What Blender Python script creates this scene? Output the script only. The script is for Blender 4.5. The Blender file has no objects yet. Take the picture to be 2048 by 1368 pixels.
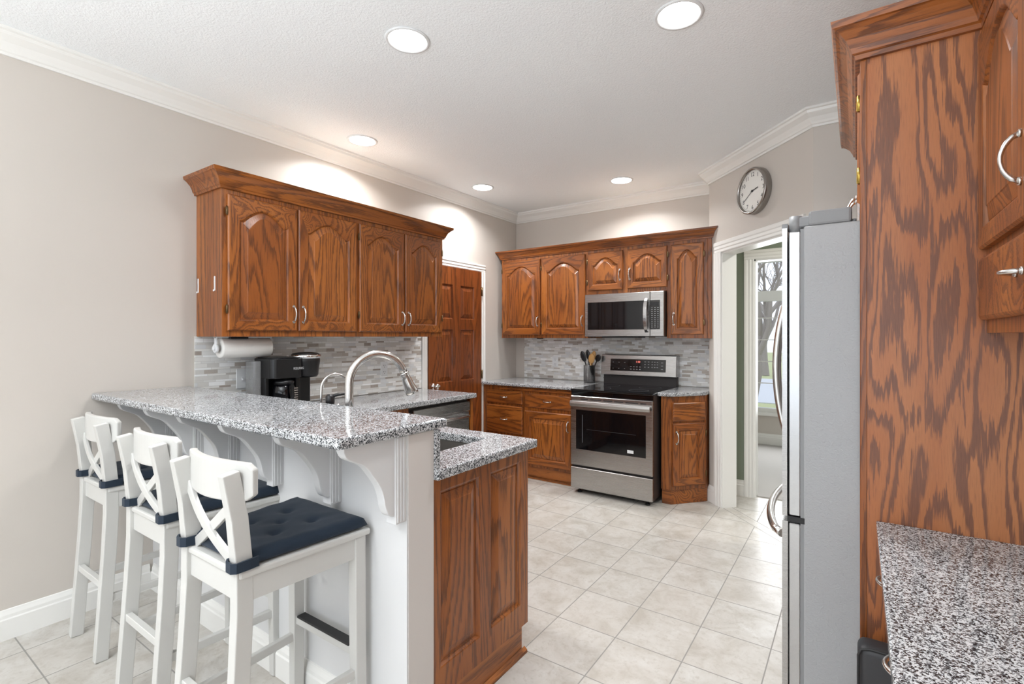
import bpy, bmesh, math, random
from mathutils import Vector, Matrix, noise
random.seed(7)
C = bpy.context.scene.collection
S = bpy.context.scene
PI = math.pi
H = 1.385                       # eye height

# ---------------------------------------------------------------- camera, world, light, exposure
cam_d = bpy.data.cameras.new('camera'); cam = bpy.data.objects.new('camera', cam_d); C.objects.link(cam)
cam.location = (0, 0, H); cam.rotation_euler = (PI/2, 0, math.radians(33.5))
cam_d.sensor_fit = 'HORIZONTAL'; cam_d.sensor_width = 36
cam_d.lens = 980.7/2048*36
cam_d.shift_x = -(1064-1024)/2048; cam_d.shift_y = -(684-673.5)/2048
cam_d.clip_start = 0.02
S.camera = cam
S.view_settings.view_transform = 'Standard'; S.view_settings.look = 'None'
S.view_settings.gamma = 1; S.view_settings.use_curve_mapping = False
S.view_settings.exposure = 0.36

w = bpy.data.worlds.new('sky'); S.world = w; w.use_nodes = True
w.node_tree.nodes['Background'].inputs[0].default_value = (0.80, 0.88, 1.0, 1)
w.node_tree.nodes['Background'].inputs[1].default_value = 1.3

def area(name, loc, rot, sx, sy, power, col=(1, 1, 1), shape='RECTANGLE', spread=PI):
    d = bpy.data.lights.new(name, 'AREA'); d.shape = shape; d.size = sx
    if shape in ('RECTANGLE', 'ELLIPSE'): d.size_y = sy
    d.energy = power; d.color = col; d.spread = spread
    o = bpy.data.objects.new(name, d); C.objects.link(o); o.location = loc; o.rotation_euler = rot
    return o
# daylight through the large windows behind the camera and through the far room's window
area('daylight_rear', (-0.6, -3.75, 1.45), (PI/2, 0, 0), 4.8, 2.2, 26, (0.94, 0.975, 1))
area('side_area_light', (2.95, -1.7, 1.45), (PI/2, 0, PI/2), 2.6, 2.0, 16, (0.94, 0.975, 1))  # area light in front of the windowless side wall
area('daylight_far', (-0.5, 6.82, 1.4), (-PI/2, 0, 0), 1.9, 1.9, 45, (0.95, 0.98, 1))

# added fill light behind the camera, out of view, pointing up to brighten the ceiling
area('ceiling_fill', (-1.2, -1.45, 1.60), (PI, 0, 0), 0.9, 0.9, 92, (0.95, 0.98, 1), 'DISK')

# ---------------------------------------------------------------- node helpers and materials
class NT:
    def __init__(s, name):
        s.m = bpy.data.materials.new(name); s.m.use_nodes = True; s.t = s.m.node_tree
        s.b = s.t.nodes['Principled BSDF']
    def n(s, typ, **kw):
        nd = s.t.nodes.new(typ)
        for k, v in kw.items():
            if k.startswith('i_'):
                key = k[2:]
                key = int(key) if key.isdigit() else key.replace('_', ' ')
                s.set(nd.inputs[key], v)
            else: setattr(nd, k, v)
        return nd
    def set(s, inp, v):
        if isinstance(v, bpy.types.NodeSocket): s.t.links.new(v, inp)
        else: inp.default_value = v
    def math(s, op, a, b=None, c=None):
        nd = s.t.nodes.new('ShaderNodeMath'); nd.operation = op
        s.set(nd.inputs[0], a)
        if b is not None: s.set(nd.inputs[1], b)
        if c is not None: s.set(nd.inputs[2], c)
        return nd.outputs[0]
    def ramp(s, f, stops, interp='LINEAR'):
        r = s.t.nodes.new('ShaderNodeValToRGB'); s.set(r.inputs[0], f); r.color_ramp.interpolation = interp
        el = r.color_ramp.elements
        while len(el) < len(stops): el.new(0.5)
        for e, (p, c) in zip(el, stops):
            e.position = p; e.color = (c[0], c[1], c[2], 1) if hasattr(c, '__len__') else (c, c, c, 1)
        return r.outputs[0]
    def mix(s, f, a, b, bt='MIX'):
        nd = s.t.nodes.new('ShaderNodeMix'); nd.data_type = 'RGBA'; nd.blend_type = bt
        s.set(nd.inputs[0], f); s.set(nd.inputs[6], a if not isinstance(a, tuple) else (*a[:3], 1)); s.set(nd.inputs[7], b if not isinstance(b, tuple) else (*b[:3], 1))
        return nd.outputs[2]
    def bump(s, h, strength=0.3, dist=0.002):
        nd = s.n('ShaderNodeBump', i_Strength=strength, i_Distance=dist, i_Height=h)
        s.t.links.new(nd.outputs[0], s.b.inputs['Normal'])
    def base(s, v): s.set(s.b.inputs['Base Color'], (*v[:3], 1) if isinstance(v, tuple) else v)
    def P(s, **kw):
        for k, v in kw.items(): s.set(s.b.inputs[k.replace('_', ' ')], v)

def L(r, g, b):                 # sRGB 0-255 to linear
    f = lambda c: (c/255/12.92) if c/255 <= .04045 else ((c/255+.055)/1.055)**2.4
    return (f(r), f(g), f(b))

def plain(name, col, rough=0.5, metal=0.0, coat=0.0, **kw):
    t = NT(name); t.base(col); t.P(Roughness=rough, Metallic=metal)
    if coat: t.P(Coat_Weight=coat, Coat_Roughness=0.1)
    for k, v in kw.items(): t.P(**{k: v})
    return t.m

def paint(name, col, rough, bscale=0, bstr=0.1, bdist=0.001):
    t = NT(name)
    co = t.n('ShaderNodeTexCoord').outputs['Object']
    n = t.n('ShaderNodeTexNoise', i_Vector=co, i_Scale=1.3, i_Detail=2).outputs[0]
    t.base(t.mix(n, tuple(c*0.97 for c in col), tuple(min(1, c*1.03) for c in col)))
    t.P(Roughness=rough)
    if bscale:
        b = t.n('ShaderNodeTexNoise', i_Vector=co, i_Scale=bscale, i_Detail=3, i_Roughness=0.6).outputs[0]
        t.bump(b, bstr, bdist)
    return t.m

def oak(name, axis='Z', light=L(170, 100, 40), mid=L(147, 81, 30), dark=L(86, 44, 17), scale=5.5, freq=17.0, contrast=0.75, rough=0.36, stretch=10.0, detail=1.0, jag=0.45, band=(0.45, 0.80)):
    t = NT(name)
    co = t.n('ShaderNodeTexCoord').outputs['Object']
    rnd = t.n('ShaderNodeObjectInfo').outputs['Random']
    off = t.n('ShaderNodeCombineXYZ', i_0=t.math('MULTIPLY', rnd, 37.0), i_1=t.math('MULTIPLY', rnd, 91.0), i_2=t.math('MULTIPLY', rnd, 53.0)).outputs[0]
    v = t.n('ShaderNodeVectorMath', operation='ADD'); t.set(v.inputs[0], co); t.set(v.inputs[1], off); v = v.outputs[0]
    sc = [1, 1, 1]; sc['XYZ'.index(axis)] = 1/stretch
    m = t.n('ShaderNodeMapping', i_Vector=v, i_Scale=sc).outputs[0]
    n1 = t.n('ShaderNodeTexNoise', i_Vector=m, i_Scale=scale, i_Detail=detail, i_Roughness=0.4, i_Distortion=0.35).outputs[0]
    sc2 = [1, 1, 1]; sc2['XYZ'.index(axis)] = 0.045
    m2 = t.n('ShaderNodeMapping', i_Vector=v, i_Scale=sc2).outputs[0]
    fine = t.n('ShaderNodeTexNoise', i_Vector=m2, i_Scale=420, i_Detail=2, i_Roughness=0.6).outputs[0]
    med = t.n('ShaderNodeTexNoise', i_Vector=m2, i_Scale=150, i_Detail=2, i_Roughness=0.6).outputs[0]
    ph = t.math('MULTIPLY', n1, freq)
    ph = t.math('ADD', ph, t.math('MULTIPLY', t.math('SUBTRACT', med, 0.5), jag*2))
    ph = t.math('FRACT', t.math('ADD', ph, t.math('MULTIPLY', t.math('SUBTRACT', fine, 0.5), jag)))
    ring = t.ramp(ph, [(0.0, 0.0), (band[0], 0.08), (band[1], 1.0), (0.93, 1.0), (1.0, 0.0)])
    low = t.n('ShaderNodeTexNoise', i_Vector=m, i_Scale=scale*0.8, i_Detail=1).outputs[0]
    ground = t.mix(t.ramp(low, [(0.35, 0.0), (0.65, 1.0)]), mid, light)
    c = t.mix(t.math('MULTIPLY', ring, contrast), ground, dark)
    pores = t.ramp(fine, [(0.50, 0.0), (0.62, 1.0)])
    c = t.mix(t.math('MULTIPLY', pores, t.math('MULTIPLY_ADD', ring, 0.25, 0.14)), c, tuple(d*0.7 for d in dark))
    t.base(c)
    t.P(Roughness=rough, Coat_Weight=0.25, Coat_Roughness=0.25)
    t.bump(t.math('MULTIPLY', pores, -1.0), 0.2, 0.0005)
    return t.m

def granite(name, a=L(214, 216, 218), b=L(132, 133, 135), c=L(44, 48, 52), sc=360, rough=0.07):
    t = NT(name)
    co = t.n('ShaderNodeTexCoord').outputs['Object']
    jit = t.n('ShaderNodeTexNoise', i_Vector=co, i_Scale=220, i_Detail=2).outputs['Color']
    v = t.n('ShaderNodeVectorMath', operation='MULTIPLY_ADD'); t.set(v.inputs[0], jit); v.inputs[1].default_value = (.007, .007, .007); t.set(v.inputs[2], co); v = v.outputs[0]
    vo = t.n('ShaderNodeTexVoronoi', i_Vector=v, i_Scale=sc).outputs['Color']
    g = t.n('ShaderNodeSeparateColor', i_0=vo).outputs[0]
    clump = t.n('ShaderNodeTexNoise', i_Vector=co, i_Scale=110, i_Detail=2).outputs[0]
    g = t.math('ADD', g, t.math('MULTIPLY_ADD', clump, 0.9, -0.45))
    col = t.ramp(g, [(0.0, c), (0.33, c), (0.38, b), (0.54, b), (0.60, a), (1.0, a)])
    t.base(col); t.P(Roughness=rough)
    return t.m

def mosaic(name, u='Y'):
    """thin glass and stone strips: thick and thin rows, random widths"""
    t = NT(name)
    co = t.n('ShaderNodeTexCoord').outputs['Object']
    sp = t.n('ShaderNodeSeparateXYZ', i_0=co)
    uu = sp.outputs[u]; z = sp.outputs['Z']
    per = 0.0375
    zs = t.math('DIVIDE', z, per)
    row = t.math('FLOOR', zs); fr = t.math('FRACT', zs)
    thin = t.math('GREATER_THAN', fr, 0.66)
    rid = t.math('ADD', t.math('MULTIPLY', row, 2.0), thin)
    W = t.math('ADD', t.math('MULTIPLY', uu, 12.5), t.math('MULTIPLY', rid, 17.37))
    v1 = t.n('ShaderNodeTexVoronoi', voronoi_dimensions='1D', i_W=W, i_Scale=1.0, i_Randomness=0.75)
    v2 = t.n('ShaderNodeTexVoronoi', voronoi_dimensions='1D', feature='DISTANCE_TO_EDGE', i_W=W, i_Scale=1.0, i_Randomness=0.75)
    cs = t.n('ShaderNodeSeparateColor', i_0=v1.outputs['Color'])
    rnd = cs.outputs[0]
    tile = t.ramp(rnd, [(0.0, L(252, 253, 253)), (0.18, L(232, 232, 229)), (0.36, L(216, 214, 209)), (0.52, L(238, 237, 233)), (0.68, L(182, 172, 162)), (0.76, L(218, 220, 221)), (0.90, L(198, 193, 186)), (0.95, L(156, 142, 131))], 'CONSTANT')
    st = t.n('ShaderNodeTexNoise', i_Vector=co, i_Scale=60, i_Detail=3).outputs[0]
    tile = t.mix(t.math('MULTIPLY', st, 0.3), tile, L(222, 221, 216))
    # grout masks
    ge = t.math('LESS_THAN', v2.outputs['Distance'], 0.011)
    f2 = t.math('SUBTRACT', fr, t.math('MULTIPLY', thin, 0.66))
    wrow = t.math('SUBTRACT', 0.66, t.math('MULTIPLY', thin, 0.32))
    lo = t.math('LESS_THAN', f2, 0.024); hi = t.math('GREATER_THAN', f2, t.math('SUBTRACT', wrow, 0.024))
    gr = t.math('MAXIMUM', ge, t.math('MAXIMUM', lo, hi))
    t.base(t.mix(gr, tile, L(208, 206, 202)))
    gl = t.math('GREATER_THAN', cs.outputs[1], 0.5)
    t.P(Roughness=t.math('MAXIMUM', t.math('MULTIPLY_ADD', gl, -0.35, 0.45), t.math('MULTIPLY', gr, 0.6)))
    t.bump(t.math('MULTIPLY', gr, -1.0), 0.5, 0.001)
    return t.m

def floor_tiles(name):
    t = NT(name)
    co = t.n('ShaderNodeTexCoord').outputs['Object']
    sp = t.n('ShaderNodeSeparateXYZ', i_0=co); x, y = sp.outputs[0], sp.outputs[1]
    s, ox, oy = 0.305, -1.536, 2.0935
    cells = []; lines = []
    for c, o in ((x, ox), (y, oy)):
        q = t.math('DIVIDE', t.math('SUBTRACT', c, o), s)
        fr = t.math('FRACT', t.math('ADD', q, 100.0))
        d = t.math('MULTIPLY', t.math('ABSOLUTE', t.math('SUBTRACT', fr, 0.5)), 2.0)   # 1 at grout
        lines.append(t.math('GREATER_THAN', d, 1-0.0052/s*1.0))
        cells.append(t.math('FLOOR', t.math('ADD', q, 100.0)))
    grid = t.math('MAXIMUM', lines[0], lines[1])
    # diagonal border strip at the threshold of the doorway
    w = t.math('ADD', x, y)
    instrip = t.math('LESS_THAN', t.math('ABSOLUTE', t.math('SUBTRACT', w, 3.315)), 0.055)
    l1 = t.math('LESS_THAN', t.math('ABSOLUTE', t.math('SUBTRACT', t.math('ABSOLUTE', t.math('SUBTRACT', w, 3.315)), 0.055)), 0.004)
    dd = t.math('SUBTRACT', x, y)
    fd = t.math('FRACT', t.math('DIVIDE', t.math('ADD', dd, 50.0), 0.43))
    l2 = t.math('MULTIPLY', instrip, t.math('LESS_THAN', fd, 0.013))
    gr = t.math('MAXIMUM', t.math('MULTIPLY', grid, t.math('SUBTRACT', 1.0, instrip)), t.math('MAXIMUM', l1, l2))
    wn = t.n('ShaderNodeTexWhiteNoise', noise_dimensions='2D', i_Vector=t.n('ShaderNodeCombineXYZ', i_0=cells[0], i_1=cells[1]).outputs[0])
    rv = wn.outputs['Value']
    v = t.n('ShaderNodeVectorMath', operation='MULTIPLY_ADD'); t.set(v.inputs[0], wn.outputs['Color']); v.inputs[1].default_value = (9, 9, 9); t.set(v.inputs[2], co); v = v.outputs[0]
    n1 = t.n('ShaderNodeTexNoise', i_Vector=v, i_Scale=7, i_Detail=5, i_Roughness=0.65, i_Distortion=0.6).outputs[0]
    n2 = t.n('ShaderNodeTexNoise', i_Vector=v, i_Scale=40, i_Detail=4, i_Roughness=0.7).outputs[0]
    c = t.ramp(n1, [(0.30, L(172, 166, 156)), (0.5, L(192, 188, 181)), (0.7, L(204, 202, 197))])
    c = t.mix(t.math('MULTIPLY', t.ramp(n2, [(0.52, 0.0), (0.72, 1.0)]), 0.5), c, L(156, 147, 134))
    c = t.mix(t.math('MULTIPLY', rv, 0.22), c, L(200, 193, 184))
    c = t.mix(gr, c, L(146, 143, 138))
    t.base(c)
    t.P(Roughness=t.math('MULTIPLY_ADD', gr, 0.4, t.math('MULTIPLY_ADD', n2, 0.12, 0.24)))
    t.bump(t.math('MULTIPLY_ADD', gr, -1.0, t.math('MULTIPLY', n2, 0.25)), 0.35, 0.0015)
    return t.m

def brushed(name, col, rough=0.28, axis='X', amt=0.05):
    t = NT(name)
    co = t.n('ShaderNodeTexCoord').outputs['Object']
    sc = [1800, 1800, 1800]; sc['XYZ'.index(axis)] = 6
    n = t.n('ShaderNodeTexNoise', i_Vector=t.n('ShaderNodeMapping', i_Vector=co, i_Scale=sc).outputs[0], i_Scale=1, i_Detail=2).outputs[0]
    t.base(t.mix(n, tuple(c*0.97 for c in col), tuple(min(1, c*1.03) for c in col)))
    t.P(Metallic=1.0, Roughness=t.math('MULTIPLY_ADD', n, amt*2, rough-amt))
    return t.m

def leathery(name, col, rough, sc, strength, metal=0.0):
    t = NT(name); co = t.n('ShaderNodeTexCoord').outputs['Object']
    n = t.n('ShaderNodeTexNoise', i_Vector=co, i_Scale=sc, i_Detail=3, i_Distortion=1.0).outputs[0]
    t.base(col); t.P(Roughness=rough, Metallic=metal); t.bump(n, strength, 0.0015)
    return t.m

def fabric(name, col):
    t = NT(name); co = t.n('ShaderNodeTexCoord').outputs['Object']
    wv = t.n('ShaderNodeTexNoise', i_Vector=t.n('ShaderNodeMapping', i_Vector=co, i_Scale=(1, 6, 1)).outputs[0], i_Scale=260, i_Detail=2).outputs[0]
    fz = t.n('ShaderNodeTexNoise', i_Vector=co, i_Scale=18, i_Detail=4).outputs[0]
    c = t.mix(wv, tuple(x*0.72 for x in col), tuple(x*1.35 for x in col))
    c = t.mix(t.math('MULTIPLY', fz, 0.25), c, tuple(x*1.6 for x in col))
    t.base(c); t.P(Roughness=0.9, Sheen_Weight=0.08); t.bump(wv, 0.4, 0.001)
    return t.m

M = {}
M['wall'] = paint('wall_paint', L(206, 199, 191), 0.40, 180, 0.05, 0.001)
M['ceiling'] = paint('ceiling_texture', L(247, 250, 252), 0.9, 105, 0.7, 0.005)
M['trim'] = paint('white_trim', L(236, 235, 231), 0.35)
M['pony'] = paint('white_panel_paint', L(218, 218, 218), 0.42)
M['ponyend'] = paint('pale_grey_paint', L(212, 206, 201), 0.45, 180, 0.05)
M['green'] = paint('green_paint', L(134, 145, 128), 0.5, 180, 0.05)
M['carpet'] = leathery('grey_carpet', L(176, 172, 168), 1.0, 260, 0.8)
M['floor'] = floor_tiles('stone_tile_floor')
M['oz'] = oak('oak_upright', 'Z')
M['ox'] = oak('oak_across', 'X')
M['oy'] = oak('oak_along', 'Y')
M['panel'] = oak('oak_veneer_panel', 'Z', light=L(184, 119, 72), mid=L(169, 101, 56), dark=L(112, 69, 48), scale=10.0, freq=9.0, contrast=0.9, rough=0.45, stretch=6.5, detail=1.4, jag=0.5, band=(0.48, 0.66))
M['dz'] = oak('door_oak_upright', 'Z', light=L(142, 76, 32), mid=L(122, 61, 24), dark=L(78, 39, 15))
M['granite'] = granite('speckled_granite')
M['mosaic_y'] = mosaic('mosaic_left', 'Y')
M['mosaic_x'] = mosaic('mosaic_back', 'X')
M['steel'] = brushed('brushed_steel', (0.46, 0.45, 0.44), 0.27, 'X')
M['steel_y'] = brushed('brushed_steel_side', (0.52, 0.52, 0.52), 0.27, 'Y')
M['steel_d'] = brushed('sink_steel', (0.42, 0.41, 0.39), 0.35, 'Y')
M['nickel'] = brushed('satin_nickel', (0.70, 0.69, 0.67), 0.2, 'Z', 0.03)
M['chrome'] = plain('chrome', (0.80, 0.80, 0.80), 0.08, 1.0)
M['brass'] = plain('brass_hinge', L(190, 160, 80), 0.3, 1.0)
M['bronze'] = plain('aged_hinge', L(120, 100, 74), 0.35, 1.0)
M['black'] = plain('black_plastic', (0.008, 0.008, 0.009), 0.34)
M['blackm'] = plain('matt_black', (0.02, 0.02, 0.021), 0.55)
M['glass_b'] = plain('black_glass', (0.004, 0.004, 0.005), 0.05)
M['darkside'] = plain('dark_enamel', (0.03, 0.025, 0.025), 0.4)
M['fridge_side'] = leathery('textured_grey_enamel', L(168, 169, 170), 0.38, 110, 1.0)
M['grey'] = plain('grey_plastic', L(140, 141, 142), 0.45)
M['dgrey'] = plain('dark_grey_gasket', L(80, 82, 86), 0.6)
M['pewter'] = plain('grey_metal', (0.34, 0.32, 0.30), 0.25, 1.0)
M['rawply'] = plain('unfinished_board', L(150, 140, 126), 0.8)
M['white'] = plain('white_lacquer', L(204, 203, 199), 0.28)
M['whitep'] = plain('white_plastic', L(228, 230, 231), 0.35)
M['navy'] = fabric('navy_cotton', L(24, 38, 53))
M['paper'] = leathery('quilted_paper', L(240, 238, 233), 0.95, 70, 0.5)
M['leather'] = leathery('black_leather', (0.035, 0.035, 0.038), 0.45, 300, 0.2)
M['wood_sp'] = plain('bamboo', L(196, 150, 90), 0.5)
M['clock_face'] = plain('clock_face', L(238, 237, 232), 0.35)
M['red'] = plain('red_digits', (0.3, 0.0, 0.0), 0.4, Emission_Color=(1, .25, .2, 1), Emission_Strength=1.2)
M['print'] = plain('grey_print', (0.55, 0.55, 0.56), 0.5)
M['lens'] = plain('lamp_lens', (1, 1, 1), 0.4, Emission_Color=(1, 0.97, 0.93, 1), Emission_Strength=9.0)
M['amber'] = plain('smoked_plastic', (0.35, 0.35, 0.35), 0.15, Alpha=0.5)
M['bark'] = leathery('grey_bark', L(140, 132, 126), 0.9, 60, 0.5)
M['grass'] = leathery('winter_grass', L(168, 172, 128), 1.0, 20, 0.3)
M['road'] = plain('pale_asphalt', L(190, 192, 196), 0.9)
def glassmat():
    t = NT('window_glass'); t.P(Transmission_Weight=1.0, Roughness=0.0, IOR=1.45); t.base((1, 1, 1)); return t.m
M['glass'] = glassmat()

# ---------------------------------------------------------------- geometry helpers
def V(*a): return Vector(a)

class MB:
    def __init__(s): s.b = bmesh.new()
    def quadface(s, vs, mi=0, smooth=False):
        try: f = s.b.faces.new(vs)
        except ValueError: return None
        f.material_index = mi; f.smooth = smooth; return f
    def box(s, x0, x1, y0, y1, z0, z1, mi=0, bev=0.0, seg=1, Mx=None):
        r = bmesh.ops.create_cube(s.b, size=1.0)
        vs = r['verts']
        for v in vs:
            v.co = Vector(((x0+x1)/2+v.co.x*(x1-x0), (y0+y1)/2+v.co.y*(y1-y0), (z0+z1)/2+v.co.z*(z1-z0)))
        fs = list({f for v in vs for f in v.link_faces})
        for f in fs: f.material_index = mi
        if bev > 0:
            es = list({e for v in vs for e in v.link_edges})
            rr = bmesh.ops.bevel(s.b, geom=es, offset=min(bev, .49*min(abs(x1-x0), abs(y1-y0), abs(z1-z0))), segments=seg, affect='EDGES', profile=0.5)
            for f in rr['faces']: f.material_index = mi
            vs = rr['verts'] if Mx is None else list({v for f in rr['faces'] for v in f.verts} | {v for v in vs if v.is_valid})
        if Mx is not None:
            for v in vs:
                if v.is_valid: v.co = Mx @ v.co
        return s
    def prism(s, pts, axis, a0, a1, mi=0, smooth=False, Mx=None):
        """pts: 2D polygon in the two other axes (in xyz order), extruded along axis from a0 to a1"""
        def mk(p, a):
            if axis == 'x': q = Vector((a, p[0], p[1]))
            elif axis == 'y': q = Vector((p[0], a, p[1]))
            else: q = Vector((p[0], p[1], a))
            return Mx @ q if Mx is not None else q
        A = [s.b.verts.new(mk(p, a0)) for p in pts]; B = [s.b.verts.new(mk(p, a1)) for p in pts]
        n = len(pts)
        for i in range(n): s.quadface([A[i], A[(i+1) % n], B[(i+1) % n], B[i]], mi, smooth)
        s.quadface(list(reversed(A)), mi); s.quadface(B, mi)
        return s
    def cyl(s, c, r, h, axis='z', seg=24, mi=0, r2=None, smooth=True):
        r2 = r if r2 is None else r2
        A = []; B = []
        for i in range(seg):
            a = 2*PI*i/seg; cx, cy = math.cos(a), math.sin(a)
            def P(rr, t):
                if axis == 'z': return Vector((c[0]+cx*rr, c[1]+cy*rr, c[2]+t))
                if axis == 'x': return Vector((c[0]+t, c[1]+cx*rr, c[2]+cy*rr))
                return Vector((c[0]+cx*rr, c[1]+t, c[2]+cy*rr))
            A.append(s.b.verts.new(P(r, 0))); B.append(s.b.verts.new(P(r2, h)))
        for i in range(seg): s.quadface([A[i], A[(i+1) % seg], B[(i+1) % seg], B[i]], mi, smooth)
        s.quadface(list(reversed(A)), mi); s.quadface(B, mi)
        return s
    def lathe(s, prof, c=(0, 0, 0), axis='z', seg=32, mi=0, close=False, smooth=True):
        rings = []
        for r, t in prof:
            ring = []
            for i in range(seg):
                a = 2*PI*i/seg
                if axis == 'z': q = Vector((c[0]+r*math.cos(a), c[1]+r*math.sin(a), c[2]+t))
                elif axis == 'x': q = Vector((c[0]+t, c[1]+r*math.cos(a), c[2]+r*math.sin(a)))
                else: q = Vector((c[0]+r*math.cos(a), c[1]+t, c[2]+r*math.sin(a)))
                ring.append(s.b.verts.new(q))
            rings.append(ring)
        for a, b in zip(rings, rings[1:]):
            for i in range(seg): s.quadface([a[i], a[(i+1) % seg], b[(i+1) % seg], b[i]], mi, smooth)
        if prof[0][0] > 1e-6 and not close: s.quadface(list(reversed(rings[0])), mi)
        if prof[-1][0] > 1e-6 and not close: s.quadface(rings[-1], mi)
        if close:
            a, b = rings[-1], rings[0]
            for i in range(seg): s.quadface([a[i], a[(i+1) % seg], b[(i+1) % seg], b[i]], mi, smooth)
        return s
    def tube(s, pts, r, seg=10, mi=0, rx=None, caps=True, up=None):
        """round (or elliptical: r across, rx along 'up') tube through pts; r may be a list"""
        pts = [Vector(p) for p in pts]; n = len(pts); rings = []
        prev = Vector(up) if up else None
        for i, p in enumerate(pts):
            t = (pts[min(i+1, n-1)]-pts[max(i-1, 0)]).normalized()
            if prev is None:
                prev = Vector((0, 0, 1)) if abs(t.z) < 0.9 else Vector((1, 0, 0))
            u = (prev - t*prev.dot(t)).normalized(); prev = u
            v = t.cross(u)
            ri = r[i] if isinstance(r, (list, tuple)) else r
            rxi = ri if rx is None else (rx[i] if isinstance(rx, (list, tuple)) else rx)
            rings.append([s.b.verts.new(p+u*rxi*math.cos(2*PI*k/seg)+v*ri*math.sin(2*PI*k/seg)) for k in range(seg)])
        for a, b in zip(rings, rings[1:]):
            for k in range(seg): s.quadface([a[k], a[(k+1) % seg], b[(k+1) % seg], b[k]], mi, True)
        if caps: s.quadface(list(reversed(rings[0])), mi); s.quadface(rings[-1], mi)
        return s
    def strip(s, pts, w, th, up=(0, 0, 1), mi=0, widths=None):
        """rectangular-section bar through pts: width w along 'side', thickness th along up"""
        pts = [Vector(p) for p in pts]; n = len(pts); rings = []
        for i, p in enumerate(pts):
            t = (pts[min(i+1, n-1)]-pts[max(i-1, 0)]).normalized()
            u = Vector(up); u = (u - t*u.dot(t)).normalized(); v = t.cross(u)
            ww = widths[i] if widths else w
            rings.append([s.b.verts.new(p+v*a*ww/2+u*b*th/2) for a, b in ((-1, -1), (1, -1), (1, 1), (-1, 1))])
        for a, b in zip(rings, rings[1:]):
            for k in range(4): s.quadface([a[k], a[(k+1) % 4], b[(k+1) % 4], b[k]], mi)
        s.quadface(list(reversed(rings[0])), mi); s.quadface(rings[-1], mi)
        return s
    def sweep(s, path, prof, side=1, closed=False, mi=0, cap=True):
        """horizontal moulding: path of (x,y); prof of (offset, z) closed polygon; offset goes to the path's right*side"""
        P = [Vector((p[0], p[1])) for p in path]; n = len(P); rings = []
        for i in range(n):
            d0 = (P[i]-P[i-1]).normalized() if i > 0 else None
            d1 = (P[i+1]-P[i]).normalized() if i < n-1 else None
            if d0 is None: d0 = d1
            if d1 is None: d1 = d0
            n0 = Vector((d0.y, -d0.x))*side; n1 = Vector((d1.y, -d1.x))*side
            m = (n0+n1); m = m/(1+n0.dot(n1)) if m.length > 1e-6 else n0
            rings.append([s.b.verts.new((P[i].x+m.x*o, P[i].y+m.y*o, z)) for o, z in prof])
        k = len(prof)
        for a, b in zip(rings, rings[1:]):
            for j in range(k): s.quadface([a[j], a[(j+1) % k], b[(j+1) % k], b[j]], mi)
        if cap: s.quadface(rings[0], mi); s.quadface(list(reversed(rings[-1])), mi)
        return s
    def done(s, name, mats, parent=None, Mx=None, loc=None, rotz=None, bevel=0, smooth=False, sub=0):
        bmesh.ops.recalc_face_normals(s.b, faces=s.b.faces)
        if Mx is not None: bmesh.ops.transform(s.b, matrix=Mx, verts=s.b.verts)
        me = bpy.data.meshes.new(name); s.b.to_mesh(me); s.b.free()
        if not isinstance(mats, (list, tuple)): mats = [mats]
        for m in mats: me.materials.append(M[m] if isinstance(m, str) else m)
        o = bpy.data.objects.new(name, me); C.objects.link(o)
        if smooth:
            for p in me.polygons: p.use_smooth = True
        if bevel:
            md = o.modifiers.new('bevel', 'BEVEL'); md.width = bevel; md.segments = 2; md.limit_method = 'ANGLE'; md.angle_limit = 0.6
        if sub:
            md = o.modifiers.new('sub', 'SUBSURF'); md.levels = sub; md.render_levels = sub
        if parent: o.parent = parent
        if loc: o.location = loc
        if rotz is not None: o.rotation_euler.z = rotz
        return o

def thing(name, label, cat, loc=(0, 0, 0), rz=0, group=None):
    o = bpy.data.objects.new(name, None); C.objects.link(o); o.empty_display_size = .1
    o.location = loc; o.rotation_euler.z = rz
    o['label'] = label; o['category'] = cat
    if group: o['group'] = group
    return o
def tag(o, label, cat, group=None, kind=None):
    o['label'] = label; o['category'] = cat
    if group: o['group'] = group
    if kind: o['kind'] = kind
    return o
def struct(o, label=None):
    o['kind'] = 'structure'
    if label: o['label'] = label
    return o
def kids(o): return [c for c in bpy.data.objects if c.parent == o]
def copy_tree(o, parent=None):
    c = o.copy(); C.objects.link(c)
    if parent: c.parent = parent
    for ch in kids(o): copy_tree(ch, c)
    return c
def text(name, body, size, mat, parent, Mx, depth=0.0006, align='CENTER', font_scale=(1, 1)):
    cu = bpy.data.curves.new(name, 'FONT'); cu.body = body; cu.size = size; cu.extrude = depth
    cu.align_x = align; cu.align_y = 'CENTER'
    to = bpy.data.objects.new(name+'_tmp', cu); C.objects.link(to)
    bpy.context.view_layer.update()
    me = bpy.data.meshes.new_from_object(to)
    bpy.data.objects.remove(to)
    me.transform(Matrix.Diagonal((font_scale[0], font_scale[1], 1, 1))); me.transform(Mx)
    me.materials.clear(); me.materials.append(M[mat])
    o = bpy.data.objects.new(name, me); C.objects.link(o)
    if parent: o.parent = parent
    return o
# local frames: u (right when looking at the face), n (out of the face), z up
def frame(origin, u):
    u = Vector((u[0], u[1], 0)).normalized(); n = Vector((u.y, -u.x, 0)); o = Vector(origin)
    return Matrix(((u.x, -n.x, 0, o.x), (u.y, -n.y, 0, o.y), (0, 0, 1, o.z), (0, 0, 0, 1)))
# in this frame local x = right, local -y = out towards the viewer, local z = up

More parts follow.
